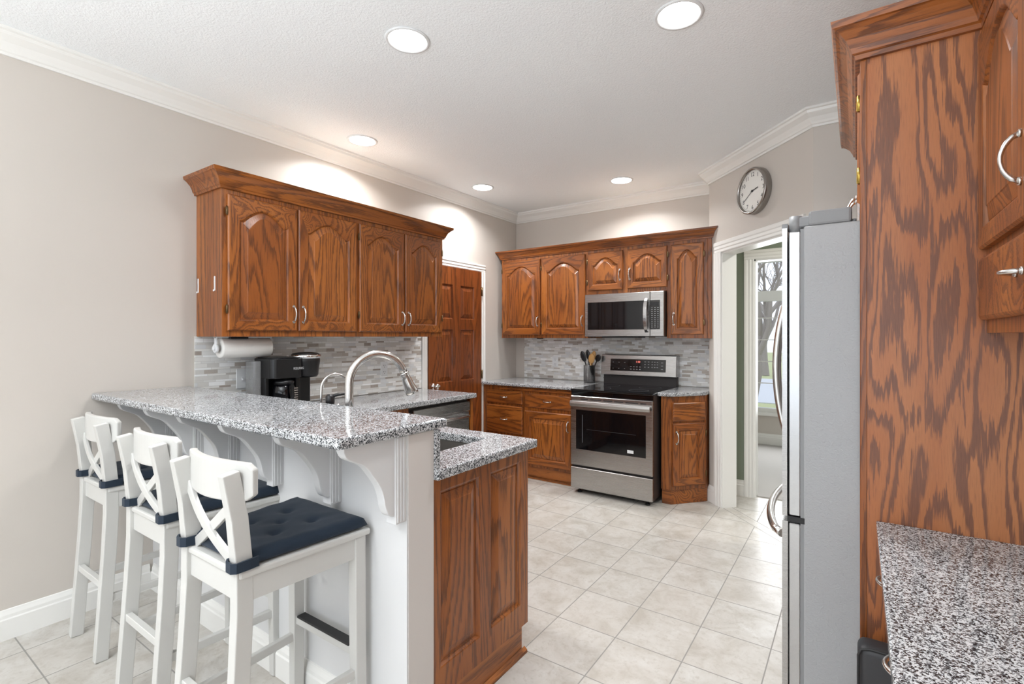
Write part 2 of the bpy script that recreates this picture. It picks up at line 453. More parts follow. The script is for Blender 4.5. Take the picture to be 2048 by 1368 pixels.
# ---------------------------------------------------------------- cabinet door / drawer / handle builders
def door_mesh(w, h, arch=0.0, t=0.019, st=0.058, hg=1, seg=22, mats=('oz', 'ox'), bevel_w=0.036):
    """raised panel door; local: x 0..w, z 0..h, front at y=-t; arch = cathedral rise"""
    b = MB(); bm = b.b
    a = w/2-st; bot = st; topc = h-st-arch*0.0
    sh = h-st-arch
    def g(q):
        q = abs(q)
        if q > 0.90: return 0.0
        return (0.5*(1+math.cos(PI*q/0.90)))**0.52
    def outline(d, y, outer=False):
        pts = []
        nb = 8; ns = 6
        aa = a-d; z0 = bot+d; zs = sh-d
        def top(q): return zs+arch*g(q)
        for i in range(nb): q = -1+2*i/nb; pts.append(('b', q))
        for i in range(ns): pts.append(('r', i/ns))
        for i in range(seg): q = 1-2*i/seg; pts.append(('t', q))
        for i in range(ns): pts.append(('l', i/ns))
        out = []
        for k, q in pts:
            if outer:
                e = d
                x0, x1, zz0, zz1 = e, w-e, e, h-e
                if k == 'b': p = (x0+(x1-x0)*(q+1)/2, zz0)
                elif k == 'r': p = (x1, zz0+(zz1-zz0)*q)
                elif k == 't': p = (x0+(x1-x0)*(q+1)/2, zz1)
                else: p = (x0, zz1-(zz1-zz0)*q)
            else:
                if k == 'b': p = (w/2+aa*q, z0)
                elif k == 'r': p = (w/2+aa, z0+(zs-z0)*q)
                elif k == 't': p = (w/2+aa*q, top(q))
                else: p = (w/2-aa, zs-(zs-z0)*q)
            out.append(bm.verts.new((p[0], y, p[1])))
        return out, [k for k, q in pts]
    rings = []
    for d, y, o in ((0, 0, 1), (0, -t+0.006, 1), (0.006, -t, 1), (0.0, -t, 0), (0.003, -t+0.001, 0), (0.006, -t+0.005, 0), (0.010, -t+0.012, 0), (0.013, -t+0.0125, 0), (0.015, -t+0.0105, 0), (0.013+bevel_w*0.92, -t+0.0015, 0), (0.013+bevel_w, -t-0.0005, 0)):
        r, ks = outline(d, y, o); rings.append(r)
    n = len(rings[0])
    for ri, (A, B) in enumerate(zip(rings, rings[1:])):
        for i in range(n):
            j = (i+1) % n
            mi = 0
            if ri < 6 and ks[i] in 'bt': mi = 1
            if ri == 2 and ks[i] == 't' and False: mi = 1
            b.quadface([A[i], A[j], B[j], B[i]], mi)
    b.quadface(list(reversed(rings[-1])), 0)
    b.quadface(rings[0], 0)
    return b

def slab_mesh(w, h, t=0.019):
    b = MB(); bm = b.b
    rr = []
    for d, y in ((0, 0), (0, -t+0.007), (0.004, -t+0.003), (0.010, -t)):
        rr.append([bm.verts.new(p) for p in ((d, y, d), (w-d, y, d), (w-d, y, h-d), (d, y, h-d))])
    for A, B in zip(rr, rr[1:]):
        for i in range(4): b.quadface([A[i], A[(i+1) % 4], B[(i+1) % 4], B[i]])
    b.quadface(list(reversed(rr[-1]))); b.quadface(rr[0])
    return b

def handle_mesh(length=0.096, vertical=True, out=0.030, r=0.0048):
    b = MB(); n = 14; pts = []; rs = []
    for i in range(n+1):
        q = i/n; s = -length/2+length*q
        o = out*math.sin(PI*q)**0.55 if 0 < q < 1 else 0
        pts.append((0, -o-0.001, s) if vertical else (s, -o-0.001, 0)); rs.append(r*(1.25-0.35*math.sin(PI*q)))
    b.tube(pts, rs, 8)
    for s in (-1, 1):
        if vertical: b.cyl((0, 0, s*length/2), 0.0085, -0.005, 'y', 12)
        else: b.cyl((s*length/2, 0, 0), 0.0085, -0.005, 'y', 12)
    return b
def put_handle(parent, x, z, t=0.019, vertical=True, length=0.096):
    b = handle_mesh(length, vertical)
    return b.done('handle', 'nickel', parent, loc=(x, -t, z))
def put_hinge(parent, x, z, mat='bronze'):
    b = MB(); b.cyl((0, -0.004, -0.026), 0.004, 0.052, 'z', 8); b.box(-0.006, 0.006, -0.006, 0.0, -0.02, 0.02)
    return b.done('hinge', mat, parent, loc=(x, -0.012, z))

def add_door(root, x, z, w, h, arch=0, handle=None, hinge=None, mats=('oz', 'ox'), st=0.055, name='door', y=0.0):
    """x,z in root-local cabinet face coordinates; handle: ('r'|'l', z from bottom)"""
    d = door_mesh(w, h, arch, st=st).done(name, mats, root, loc=(x, y, z))
    if handle:
        hx = w-0.028 if handle[0] == 'r' else 0.028
        put_handle(d, hx, handle[1])
    if hinge:
        hx = -0.005 if hinge[0] == 'l' else w+0.005
        for hz in hinge[1]: put_hinge(d, hx, hz, hinge[2] if len(hinge) > 2 else 'bronze')
    return d
def add_drawer(root, x, z, w, h, pull=True, mat='ox', y=0.0):
    d = slab_mesh(w, h).done('drawer', mat, root, loc=(x, y, z))
    if pull: put_handle(d, w/2, h/2, vertical=False, length=0.076)
    return d

CROWN_CAB = [(0, 0), (0.012, 0), (0.014, 0.012), (0.020, 0.016), (0.024, 0.030), (0.034, 0.052), (0.050, 0.070), (0.060, 0.078), (0.066, 0.080), (0.070, 0.098), (0, 0.098)]
def crown_prof(z0, k=1.0): return [(o*k, z0+z*k) for o, z in CROWN_CAB]
CROWN_ROOM = [(0, 2.672), (0.010, 2.672), (0.012, 2.684), (0.020, 2.688), (0.026, 2.700), (0.042, 2.722), (0.062, 2.738), (0.070, 2.744), (0.074, 2.758), (0.084, 2.762), (0.084, 2.776), (0, 2.776)]
BASE = [(0, 0.0), (0.016, 0.0), (0.016, 0.092), (0.012, 0.098), (0.011, 0.112), (0.006, 0.126), (0.004, 0.134), (0, 0.136)]

# ================================================================ THE SETTING
XL, YB, ZC = -3.25, 4.58, 2.775
XR = 0.62
b = MB(); b.box(XL-.1, 3.1, -3.9, 4.62, -0.05, 0); struct(b.done('floor', 'floor'), 'square cream stone-look floor tiles with grey grout')
b = MB(); b.box(-3.4, 3.1, 4.62, 7.1, -0.05, 0.008); struct(b.done('floor', 'carpet'), 'pale grey carpet of the room beyond the doorway')
b = MB(); b.box(XL-.1, 3.1, -3.9, 7.1, ZC, ZC+.06); struct(b.done('ceiling', 'ceiling'), 'white textured ceiling')
b = MB(); b.box(XL-.1, XL, -3.9, YB+.1, 0, ZC); struct(b.done('wall_left', 'wall'))
b = MB(); b.box(XL, -1.04, YB, YB+.1, 0, ZC); struct(b.done('wall_back', 'wall'))
AX, AY = -1.04, 4.29
b = MB(); b.prism([(AX, AY), (AX, YB+.1), (AX+.06, YB+.1), (AX+.06, AY+.11)], 'z', 0, ZC); struct(b.done('wall_return', 'wall'))
k = math.sqrt(.5)
def D(t, n=0.0): return (AX+t*k+n*k, AY-t*k+n*k)       # along the diagonal wall, n = behind it
DT = 1.158; TH = 0.125
b = MB()
b.prism([D(0), D(.18), D(.18, TH), D(0, TH)], 'z', 0, ZC)
b.prism([D(1.01), D(DT), D(DT, TH), D(1.01, TH)], 'z', 0, ZC)
b.prism([D(.18), D(1.01), D(1.01, TH), D(.18, TH)], 'z', 2.07, ZC)
struct(b.done('wall_diagonal', 'wall'))
BX, BY = D(DT)
b = MB(); b.box(BX, XR+.1, BY, BY+.12, 0, ZC); struct(b.done('wall_rear_right', 'wall'))
b = MB(); b.box(XR, XR+.1, 0.3, BY, 0, ZC); b.box(XR+.1, 3.0, 0.3, 0.4, 0, ZC); struct(b.done('wall_right', 'wall'))
# rooms behind the camera and beyond
b = MB(); b.box(3.0, 3.1, -3.9, 0.4, 0, ZC); struct(b.done('wall_side', 'wall'))
b = MB(); b.box(XL, 3.0, -3.9, -3.8, 0, .3); b.box(XL, 3.0, -3.9, -3.8, 2.6, ZC); b.box(XL, -3.05, -3.9, -3.8, .3, 2.6); b.box(1.85, 3.0, -3.9, -3.8, .3, 2.6)
struct(b.done('wall_front', 'wall'))
HGX = -0.735
b = MB(); b.box(AX+.06, HGX, YB, YB+.1, 0, ZC); b.box(HGX, 0.25, YB, YB+.1, 2.05, ZC); b.box(0.25, 3.0, YB, YB+.1, 0, ZC); struct(b.done('wall_hall', 'green'), 'sage green hall wall')
b = MB(); b.box(3.0, 3.1, BY, 7.1, 0, ZC); b.box(XR+.1, 3.0, BY, BY+.12, 0, ZC); struct(b.done('wall_hall_end', 'green'))
b = MB(); b.box(-3.4, -1.45, 6.9, 7.0, 0, ZC); b.box(.45, 3.0, 6.9, 7.0, 0, ZC); b.box(-1.45, .45, 6.9, 7.0, 0, .42); b.box(-1.45, .45, 6.9, 7.0, 2.40, ZC); struct(b.done('wall_far', 'wall'))
b = MB(); b.box(-3.4, -3.3, YB+.1, 6.9, 0, ZC); struct(b.done('wall_far_left', 'wall'))
# window of the far room
b = MB()
b.box(-1.45, .45, 6.88, 6.98, .42, .47); b.box(-1.45, .45, 6.88, 6.98, 2.34, 2.40); b.box(-1.45, .45, 6.88, 6.98, 1.84, 1.97)
for x in (-1.45, -.78, -.10, .39): b.box(x, x+.06, 6.88, 6.98, .47, 2.34)
b.box(-1.52, .52, 6.84, 6.90, .38, .42); b.box(-1.52, -1.45, 6.885, 6.90, .42, 2.47); b.box(.45, .52, 6.885, 6.90, .42, 2.47); b.box(-1.45, .45, 6.885, 6.90, 2.40, 2.47)
for z in (1.62, 1.34, 1.06, .78): b.box(-1.40, .40, 6.945, 6.955, z, z+.012)
win = struct(b.done('window_1', 'trim'), 'white framed window with transom in the room beyond')
b = MB(); b.box(-1.42, .42, 6.958, 6.962, .44, 2.36); b.done('pane', 'glass', win)

# crown mouldings and baseboards
b = MB(); b.sweep([(XL, -3.8), (XL, YB), (AX, YB), (AX, AY), D(DT), (XR, BY), (XR, .3)], CROWN_ROOM, 1); struct(b.done('trim_1', 'trim'), 'white crown moulding under the ceiling')
b = MB(); b.sweep([(XL, -3.8), (XL, 1.09)], BASE, 1); struct(b.done('baseboard_left', 'trim'))
b = MB(); b.sweep([(XL+.0165, 1.106), (-1.22, 1.106)], BASE, 1); struct(b.done('baseboard_peninsula', 'trim'))
b = MB(); b.sweep([(AX-.001, AY+.05), (AX, AY), D(.094)], [(o*1.0, z) for o, z in BASE], 1); struct(b.done('baseboard_diagonal', 'trim'))
b = MB(); b.sweep([(AX+.06, YB), (-.815, YB)], BASE, 1); struct(b.done('baseboard_hall', 'trim'))
b = MB(); b.sweep([(-3.3, 6.9), (3.0, 6.9)], [(o, z+.008) for o, z in BASE], 1); struct(b.done('baseboard_far', 'trim'))

# casing helper: three fluted boards in a face frame (local x right, -y out)
def casing(name, Mx, x0, x1, z1, w=0.085, t=0.019, legs='lr', jamb=0):
    b = MB()
    P = [(0, 0), (0, .010), (.006, .013), (.022, .011), (.030, .016), (.050, .014), (.058, .019), (w-.004, .019), (w, .015), (w, 0)]
    def vert(xin, sgn):
        pts = [(xin+sgn*o, -d) for o, d in P]; b.prism(pts, 'z', 0, z1, Mx=Mx)
    if 'l' in legs: vert(x0, -1)
    if 'r' in legs: vert(x1, 1)
    L_ = x0-(w if 'l' in legs else 0); R_ = x1+(w if 'r' in legs else 0)
    b.prism([(-d, z1+o) for o, d in P], 'x', L_, R_, Mx=Mx)
    if jamb:
        b.box(x0-.002, x0+.012, 0, jamb, 0, z1+.002, Mx=Mx); b.box(x1-.012, x1+.002, 0, jamb, 0, z1+.002, Mx=Mx); b.box(x0, x1, 0, jamb, z1-.012, z1+.002, Mx=Mx)
    return struct(b.done(name, 'trim'))
FD = frame((AX, AY, 0), (1, -1))
casing('trim_2', FD, .18, 1.01, 2.07, .086, legs='lr', jamb=TH+.002)['label'] = 'white casing of the diagonal doorway'
FH = frame((0, YB, 0), (1, 0))
casing('trim_3', FH, HGX, .25, 2.05, .080, jamb=.11)['label'] = 'white casing of the hall opening'
FL = frame((XL, 0, 0), (0, 1))       # left wall, local x = world y
casing('trim_4', FL, 3.182, 3.935, 2.055, .072)['label'] = 'white casing around the oak door'

# oak six panel door
b = MB()
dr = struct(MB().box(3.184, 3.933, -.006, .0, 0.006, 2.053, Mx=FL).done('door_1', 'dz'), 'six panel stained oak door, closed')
def flat_panel_door(parent, x0, x1, z0, z1, y, panels, mat, name='door_leaf', depth=.0):
    """slab with recessed-and-raised rectangular panels; panels (x0,x1,z0,z1)"""
    b = MB()
    xs = sorted({x0, x1} | {p[0] for p in panels} | {p[1] for p in panels}); zs = sorted({z0, z1} | {p[2] for p in panels} | {p[3] for p in panels})
    for i in range(len(xs)-1):
        for j in range(len(zs)-1):
            cx, cz = (xs[i]+xs[i+1])/2, (zs[j]+zs[j+1])/2
            if any(p[0] < cx < p[1] and p[2] < cz < p[3] for p in panels): continue
            b.box(xs[i], xs[i+1], y-.016, y, zs[j], zs[j+1])
    bmesh.ops.remove_doubles(b.b, verts=b.b.verts, dist=1e-5)
    for p in panels:
        rr = []
        for d, yy in ((0, y-.016), (.004, y-.014), (.010, y-.003), (.015, y-.002), (.018, y-.005), (.05, y-.014), (.052, y-.0150)):
            dz = min(d, (p[3]-p[2])/2-.01); dx = min(d, (p[1]-p[0])/2-.01)
            rr.append([b.b.verts.new(q) for q in ((p[0]+dx, yy, p[2]+dz), (p[1]-dx, yy, p[2]+dz), (p[1]-dx, yy, p[3]-dz), (p[0]+dx, yy, p[3]-dz))])
        for A, B in zip(rr, rr[1:]):
            for i in range(4): b.quadface([A[i], A[(i+1) % 4], B[(i+1) % 4], B[i]])
        b.quadface(rr[-1])
    return b
pc = [(3.295, 3.505), (3.610, 3.820)]
pan = []
for a, c in pc: pan += [(a, c, 1.555, 1.885), (a, c, .955, 1.455), (a, c, .25, .80)]
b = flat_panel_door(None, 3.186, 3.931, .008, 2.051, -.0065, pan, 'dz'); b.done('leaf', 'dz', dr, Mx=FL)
b = MB(); b.lathe([(.028, 0), (.028, .006), (.012, .010), (.011, .030), (.020, .036), (.028, .048), (.027, .060), (.018, .068), (0, .070)], axis='x', c=(XL+.022, 3.245, .93), seg=20); b.done('door_knob', 'chrome', dr)
for z in (1.85, 1.0, .25):
    b = MB(); b.cyl((3.935, -.026, z-.045), .006, .09, 'z', 10); b.box(3.92, 3.95, -.026, -.022, z-.045, z+.045); b.done('door_hinge', 'bronze', dr, Mx=FL)

# peninsula half wall
b = MB(); b.box(XL, -1.22, 1.106, 1.225, 0, 1.064)
struct(b.done('wall_peninsula', 'pony'), 'white half wall carrying the raised bar')
b = MB(); b.box(-1.2205, -1.2185, 1.112, 1.2255, 0.0, 1.063); struct(b.done('trim_5', 'ponyend'), 'plain painted end of the half wall')

# ================================================================ CABINETS
# --- tile backsplashes
tag(MB().box(XL+.0005, XL+.008, 1.31, 3.108, .93, 1.388).done('tile_backsplash', 'mosaic_y'), 'grey glass and stone strip mosaic on the left wall behind the coffee maker', 'backsplash')
tag(MB().box(XL+.12, -1.041, YB-.008, YB-.0005, .93, 1.388).done('tile_backsplash', 'mosaic_x'), 'grey glass and stone strip mosaic on the back wall behind the stove', 'backsplash')

# --- left upper cabinets: face at x=-2.94, y 1.31..3.06
t = thing('wall_cabinet', 'long oak wall cabinet with four arched doors on the left wall above the coffee maker', 'cabinet', (0, 0, 0))
b = MB(); b.box(XL+.001, -2.94, 1.32, 3.06, 1.385, 2.215); b.done('carcass', 'oz', t, bevel=.002)
b = MB(); b.sweep([(XL+.001, 1.32), (-2.94, 1.32), (-2.94, 3.06), (XL+.001, 3.06)], crown_prof(2.213), 1); b.done('crown', 'oy', t)
MB().box(XL+.002, -2.942, 1.322, 3.058, 2.2152, 2.222).done('top_board', 'rawply', t)  # unseen greyish board, added to keep orange oak bounce off the ceiling
FU = frame((-2.94, 0, 0), (0, 1))
for i, (y0, y1, hs, hi) in enumerate([(1.345, 1.752, 'r', 'l'), (1.762, 2.190, 'l', None), (2.215, 2.627, 'r', 'l'), (2.637, 3.035, 'l', 'r')]):
    d = door_mesh(y1-y0, .765, .075).done('door', ('oz', 'oy'), t); d.matrix_local = FU @ Matrix.Translation((y0, 0, 1.420))
    put_handle(d, (y1-y0)-.026 if hs == 'r' else .026, .105)
    if hi:
        for hz in (.12, .67): put_hinge(d, -.006 if hi == 'l' else (y1-y0)+.006, hz)
for i, (x, z) in enumerate([(-3.235, 1.684), (-3.031, 1.686)]):
    b = MB(); b.box(-.008, .008, -.004, 0, -.042, .042, bev=.003); b.box(-.005, .005, -.010, -.004, -.046, -.034, bev=.002)
    tag(b.done('wall_clip', 'chrome', loc=(x+.012, 1.3195, z)), ['narrow silver clip on the end of the left oak wall cabinet, nearer the wall', 'narrow silver clip on the end of the left oak wall cabinet, nearer the doors'][i], 'clip', 'silver clips on the cabinet end')

# --- back upper cabinets: face at y=4.25
t = thing('wall_cabinet', 'oak wall cabinet with five arched doors on the back wall above the stove', 'cabinet')
b = MB(); b.box(-3.205, -2.165, 4.25, YB-.001, 1.372, 2.215); b.box(-2.165, -1.39, 4.25, YB-.001, 1.79, 2.215); b.box(-1.39, -1.0425, 4.25, YB-.001, 1.372, 2.215)
b.box(-1.0425, -1.01, 4.25, 4.284, 1.372, 2.215)
b.done('carcass', 'oz', t, bevel=.002)
b = MB(); b.sweep([(-3.205, YB-.001), (-3.205, 4.25), (-1.01, 4.25), (-1.01, 4.284)], crown_prof(2.213, .85), 1); 
MB().box(-3.203, -1.045, 4.252, YB-.002, 2.2152, 2.222).done('top_board', 'rawply', t)  # unseen cover over the oak top, added to mute its warm bounce
b.done('crown', 'ox', t)
FB = frame((0, 4.25, 0), (1, 0))
for (x0, x1, z0, z1, hs, hi, ar, sw) in [(-3.185, -2.705, 1.405, 2.185, 'r', 'l', .085, .06), (-2.685, -2.190, 1.405, 2.185, 'r', 'l', .085, .06), (-2.160, -1.800, 1.825, 2.185, 'r', 'l', .07, .05), (-1.755, -1.385, 1.825, 2.185, 'l', 'r', .07, .05), (-1.350, -1.075, 1.405, 2.185, 'l', 'r', .07, .05)]:
    d = door_mesh(x1-x0, z1-z0, ar, st=sw, bevel_w=.03).done('door', ('oz', 'ox'), t); d.matrix_local = FB @ Matrix.Translation((x0, 0, z0))
    put_handle(d, (x1-x0)-.026 if hs == 'r' else .026, .135)
    for hz in ((.10, .68) if z0 < 1.6 else (.08, .28)): put_hinge(d, -.006 if hi == 'l' else (x1-x0)+.006, hz)

# --- lower cabinets on the left wall and under the sink
def rect_end_panel(x, y0, y1, z0, z1, panels, mat='oz'):
    F = frame((x, 0, 0), (0, 1))
    b = flat_panel_door(None, y0, y1, z0, z1, 0, panels, mat)
    return b, F
t = thing('sink_cabinet', 'oak peninsula cabinet with a two panel end, under the sink counter', 'cabinet')
b = MB()
b.box(-3.22, -1.238, 1.245, 1.81, .115, .70); b.box(-3.22, -1.238, 1.245, 1.30, .70, .885); b.box(-1.36, -1.238, 1.30, 1.81, .70, .885); b.box(-3.22, -2.45, 1.30, 1.81, .70, .885); b.box(-3.22, -1.238, 1.245, 1.765, 0.001, .115)
b.done('carcass', 'oz', t)
b, F = rect_end_panel(-1.238, 1.2265, 1.812, .115, .886, [(1.262, 1.480, .215, .842), (1.546, 1.756, .215, .842)]); 
e = b.done('end_panel', 'oz', t, Mx=F)
b = MB(); b.box(-1.238, -1.222, 1.2265, 1.765, .001, .115); b.done('toe_board', 'oy', t)
b = MB(); b.prism([(-1.2215, .001), (-1.205, .001), (-1.207, .012), (-1.2215, .022)], 'y', 1.23, 1.785); b.done('shoe_moulding', 'oy', t)
t = thing('base_cabinet', 'oak base cabinet along the left wall beside the dishwasher, mostly behind the bar', 'cabinet')
b = MB(); b.box(XL+.001, -2.63, 1.86, 2.40, .115, .885); b.box(XL+.001, -2.68, 1.86, 2.40, .001, .115); b.done('carcass', 'oz', t)
MB().box(XL+.001, -2.615, 3.045, 3.075, .001, .885).done('end_panel', 'oz', t)
d = door_mesh(.50, .55, 0).done('door', ('oz', 'oy'), t); d.matrix_local = frame((-2.63, 0, 0), (0, 1)) @ Matrix.Translation((1.87, 0, .13)); put_handle(d, .03, .45)
t = thing('dishwasher', 'stainless steel dishwasher under the left counter', 'dishwasher')
b = MB(); b.box(XL+.01, -2.64, 2.41, 3.035, .1, .882); b.box(XL+.01, -2.70, 2.41, 3.035, .001, .1); b.done('tub', 'darkside', t)
b = MB(); b.box(-2.64, -2.605, 2.425, 3.03, .79, .862, bev=.004); b.box(-2.64, -2.615, 2.425, 3.03, .12, .785, bev=.004); b.done('door', 'steel_y', t)
b = MB(); b.tube([(-2.615, 2.47, .755), (-2.575, 2.49, .755), (-2.572, 2.74, .755), (-2.575, 2.98, .755), (-2.615, 3.0, .755)], .011, 10); b.done('handle', 'steel_y', t)

# --- counters (granite)
CT, CB = .925, .888
def slab(b, x0, x1, y0, y1, z0, z1): b.box(x0, x1, y0, y1, z0, z1)
b = MB()
sx0, sx1, sy0, sy1 = -2.15, -1.40, 1.37, 1.735
PY = 1.855
b.box(XL+.001, sx0, 1.2265, PY, CB, CT); b.box(sx1, -1.197, 1.2265, PY, CB, CT); b.box(sx0, sx1, 1.2265, sy0, CB, CT); b.box(sx0, sx1, sy1, PY, CB, CT)
b.box(XL+.001, -2.585, PY, 3.09, CB, CT)
bmesh.ops.remove_doubles(b.b, verts=b.b.verts, dist=1e-5)
o = b.done('countertop', 'granite', bevel=.006); tag(o, 'lower speckled granite counter around the sink and along the left wall', 'countertop')
b = MB(); b.box(XL+.01, -1.21, 1.2265, 1.248, CT, 1.062); o2 = b.done('upstand', 'granite', o)
b = MB(); b.box(XL+.001, -1.205, .842, 1.282, 1.065, 1.098, bev=.010, seg=3)
# round the free front corner
o = b.done('breakfast_bar', 'granite'); tag(o, 'raised granite bar counter over the white half wall', 'bar')
# --- sink
b = MB(); th = .012; zb = .70
b.box(sx0-.01, sx1+.01, sy0-.01, sy0, zb, CB-.001); b.box(sx0-.01, sx1+.01, sy1, sy1+.01, zb, CB-.001); b.box(sx0-.01, sx0, sy0, sy1, zb, CB-.001); b.box(sx1, sx1+.01, sy0, sy1, zb, CB-.001); b.box(sx0-.01, sx1+.01, sy0-.01, sy1+.01, zb-.0, zb+.012)
sk = b.done('sink', 'steel_d'); tag(sk, 'stainless steel undermount sink in the lower granite counter', 'sink')
b = MB(); b.lathe([(.045, 0), (.045, .004), (.03, .003), (0, .002)], c=((sx0+sx1)/2, 1.55, zb+.012), seg=20); b.done('drain', 'chrome', sk)

# --- faucet
FXc, FYc = -1.812, 1.318
t = thing('kitchen_faucet', 'tall brushed nickel gooseneck faucet with pull-down spray head', 'faucet', (FXc, FYc, CT))
b = MB(); b.lathe([(.030, 0), (.030, .008), (.024, .014), (.023, .11), (.026, .115), (.026, .122), (.018, .125)], seg=24); b.done('base', 'nickel', t)
R = .125; hz = .258
ang = math.radians(-20)      # plan direction of the spout, from +y towards +x
dx, dy = math.sin(-ang), math.cos(ang)
pts = [(0, 0, .12), (0, 0, .2), (0, 0, hz)]
for i in range(1, 17):
    a = PI*i/16*0.90
    r_ = R-R*math.cos(a); pts.append((dx*r_, dy*r_, hz+R*math.sin(a)))
b = MB(); b.tube(pts, .0175, 18); b.done('spout', 'nickel', t)
e = Vector(pts[-1]); dd = (e-Vector(pts[-2])).normalized()
hp = [e+dd*q for q in (0, .004, .008, .03, .06, .09, .105)]
b = MB(); b.tube(hp, [.018, .021, .018, .021, .024, .030, .028], 16); b.done('spray_head', 'nickel', t)
b = MB(); b.tube([(-.018, 0, .05), (-.05, -.002, .055), (-.056, -.003, .06)], .014, 12); b.tube([(-.052, -.003, .05), (-.054, -.005, .09), (-.062, -.01, .17)], [.012, .010, .006], 12); b.done('handle', 'nickel', t)
t = thing('filter_faucet', 'slim curved filtered water faucet, left of the tall gooseneck faucet', 'faucet', (-2.03, 1.33, CT))
b = MB(); pts = [(0, 0, .0), (0, 0, .2)]
for i in range(1, 15):
    a = PI*i/14*.92; r_ = .062-.062*math.cos(a); pts.append((.35*r_, .93*r_, .22+.068*math.sin(a)))
b.tube(pts, .0058, 10); b.done('spout', 'nickel', t)
b = MB(); b.lathe([(.02, 0), (.02, .006), (.010, .01), (.010, .05)], seg=16); b.done('base', 'nickel', t)
t = thing('soap_dispenser', 'small black soap dispenser pump between the two faucets', 'soap dispenser', (-1.985, 1.345, CT))
b = MB(); b.lathe([(.022, 0), (.022, .006), (.016, .01), (.016, .13), (.019, .165), (.020, .190), (.012, .200), (0, .200)], seg=20); b.done('pump', 'black', t)
b = MB(); b.tube([(0, 0, .188), (.02, .025, .197), (.045, .05, .200)], [.009, .007, .005], 10); b.done('nozzle', 'black', t)

# --- corbels under the bar
def smooth(P, n=6):
    out = []
    for i in range(len(P)-1):
        p0, p1, p2, p3 = P[max(i-1, 0)], P[i], P[i+1], P[min(i+2, len(P)-1)]
        for k_ in range(n):
            t_ = k_/n
            out.append(tuple(.5*((2*p1[c])+(-p0[c]+p2[c])*t_+(2*p0[c]-5*p1[c]+4*p2[c]-p3[c])*t_*t_+(-p0[c]+3*p1[c]-3*p2[c]+p3[c])*t_**3) for c in (0, 1)))
    return out+[P[-1]]
def corbel_profile():
    C_ = [(.876, 1.050), (.888, 1.030), (.915, 1.014), (.950, .994), (.984, .952), (1.008, .915), (1.020, .880), (1.026, .850), (1.040, .822), (1.060, .812), (1.082, .812)]
    return [(1.106, 1.064), (.876, 1.064)]+smooth(C_)+[(1.082, .792), (1.106, .788)]
cl = ['at the free end of the bar', 'second from the free end of the bar', 'third from the free end of the bar', 'third from the left wall', 'second from the left wall', 'nearest the left wall']
for i, x in enumerate([-1.222, -1.564, -1.945, -2.300, -2.645, -2.960]):
    t = thing('corbel', 'white scrolled wooden bracket under the bar top, '+cl[i], 'corbel', (x, 0, 0), group='white brackets under the granite bar')
    b = MB(); b.prism(corbel_profile(), 'x', -.042, -.006); b.done('scroll', 'pony', t, bevel=.004)
    b = MB()
    b.box(-.046, 0.0, 1.062, 1.106, .785, 1.063)
    for yy in (1.070, 1.082, 1.094): b.box(-.048, .003, yy-.0025, yy+.0025, .79, 1.062)
    b.done('back_plate', 'pony', t, bevel=.0015)

# --- back counter and base cabinets
b = MB(); b.box(XL+.001, -2.132, 3.93, YB-.001, .895, .925); tag(b.done('countertop', 'granite', bevel=.008), 'granite counter left of the stove on the back wall', 'countertop')
F0 = 3.975
t = thing('base_cabinet', 'oak base cabinet left of the stove with two drawers over drawers and one door', 'cabinet')
b = MB(); b.box(XL+.001, -2.140, F0, YB-.001, .125, .894); b.done('carcass', 'oz', t)
b = MB(); b.box(XL+.001, -2.140, F0+.025, YB-.002, .001, .125); b.box(XL+.001, -2.145, F0+.012, F0+.025, .001, .02); b.done('toe_board', 'ox', t)
b = MB(); b.box(-3.0, -2.19, F0-.018, F0+.1, .856, .876, bev=.003); b.done('cutting_board', 'ox', t)
FBC = frame((0, F0, 0), (1, 0))
for x0, x1, z0, z1 in [(-3.185, -2.735, .715, .845), (-3.185, -2.735, .42, .695), (-3.185, -2.735, .15, .40), (-2.705, -2.190, .700, .832)]:
    d = slab_mesh(x1-x0, z1-z0).done('drawer', 'ox', t); d.matrix_local = FBC @ Matrix.Translation((x0, 0, z0)); put_handle(d, (x1-x0)/2, (z1-z0)/2, vertical=False, length=.076)
d = door_mesh(.515, .515, 0, st=.058).done('door', ('oz', 'ox'), t); d.matrix_local = FBC @ Matrix.Translation((-2.705, 0, .150)); put_handle(d, .515-.03, .40)

# angled cabinet right of the stove
t = thing('base_cabinet', 'narrow angled oak base cabinet right of the stove with one drawer and one door', 'cabinet')
q0 = (-1.352, 3.985); q1 = (-1.275, 3.985); q2 = (-1.052, 4.235)
b = MB(); b.prism([q0, q1, q2, (-1.052, YB-.001), (-1.352, YB-.001)], 'z', .125, .894); b.done('carcass', 'oz', t)
b = MB(); b.prism([(q0[0], q0[1]+.02), (q1[0], q1[1]+.02), (q2[0], q2[1]+.02), (-1.052, YB-.001), (-1.352, YB-.001)], 'z', .001, .125); b.done('toe_board', 'ox', t)
u = (q2[0]-q1[0], q2[1]-q1[1]); ln = math.hypot(*u)
FA = frame((q1[0], q1[1], 0), u)
d = slab_mesh(ln-.03, .155).done('drawer', 'ox', t); d.matrix_local = FA @ Matrix.Translation((.015, 0, .688))
d = door_mesh(ln-.03, .515, 0, st=.052, bevel_w=.03).done('door', ('oz', 'ox'), t); d.matrix_local = FA @ Matrix.Translation((.015, 0, .155)); put_handle(d, .03, .40)
for hz_ in (.09, .43): put_hinge(d, ln-.026, hz_)
b = MB(); b.prism([(-1.372, 3.945), (-1.255, 3.945), (-1.043, 4.205), (-1.0425, YB-.001), (-1.372, YB-.001)], 'z', .895, .925); tag(b.done('countertop', 'granite', bevel=.008), 'small angled granite counter right of the stove', 'countertop')

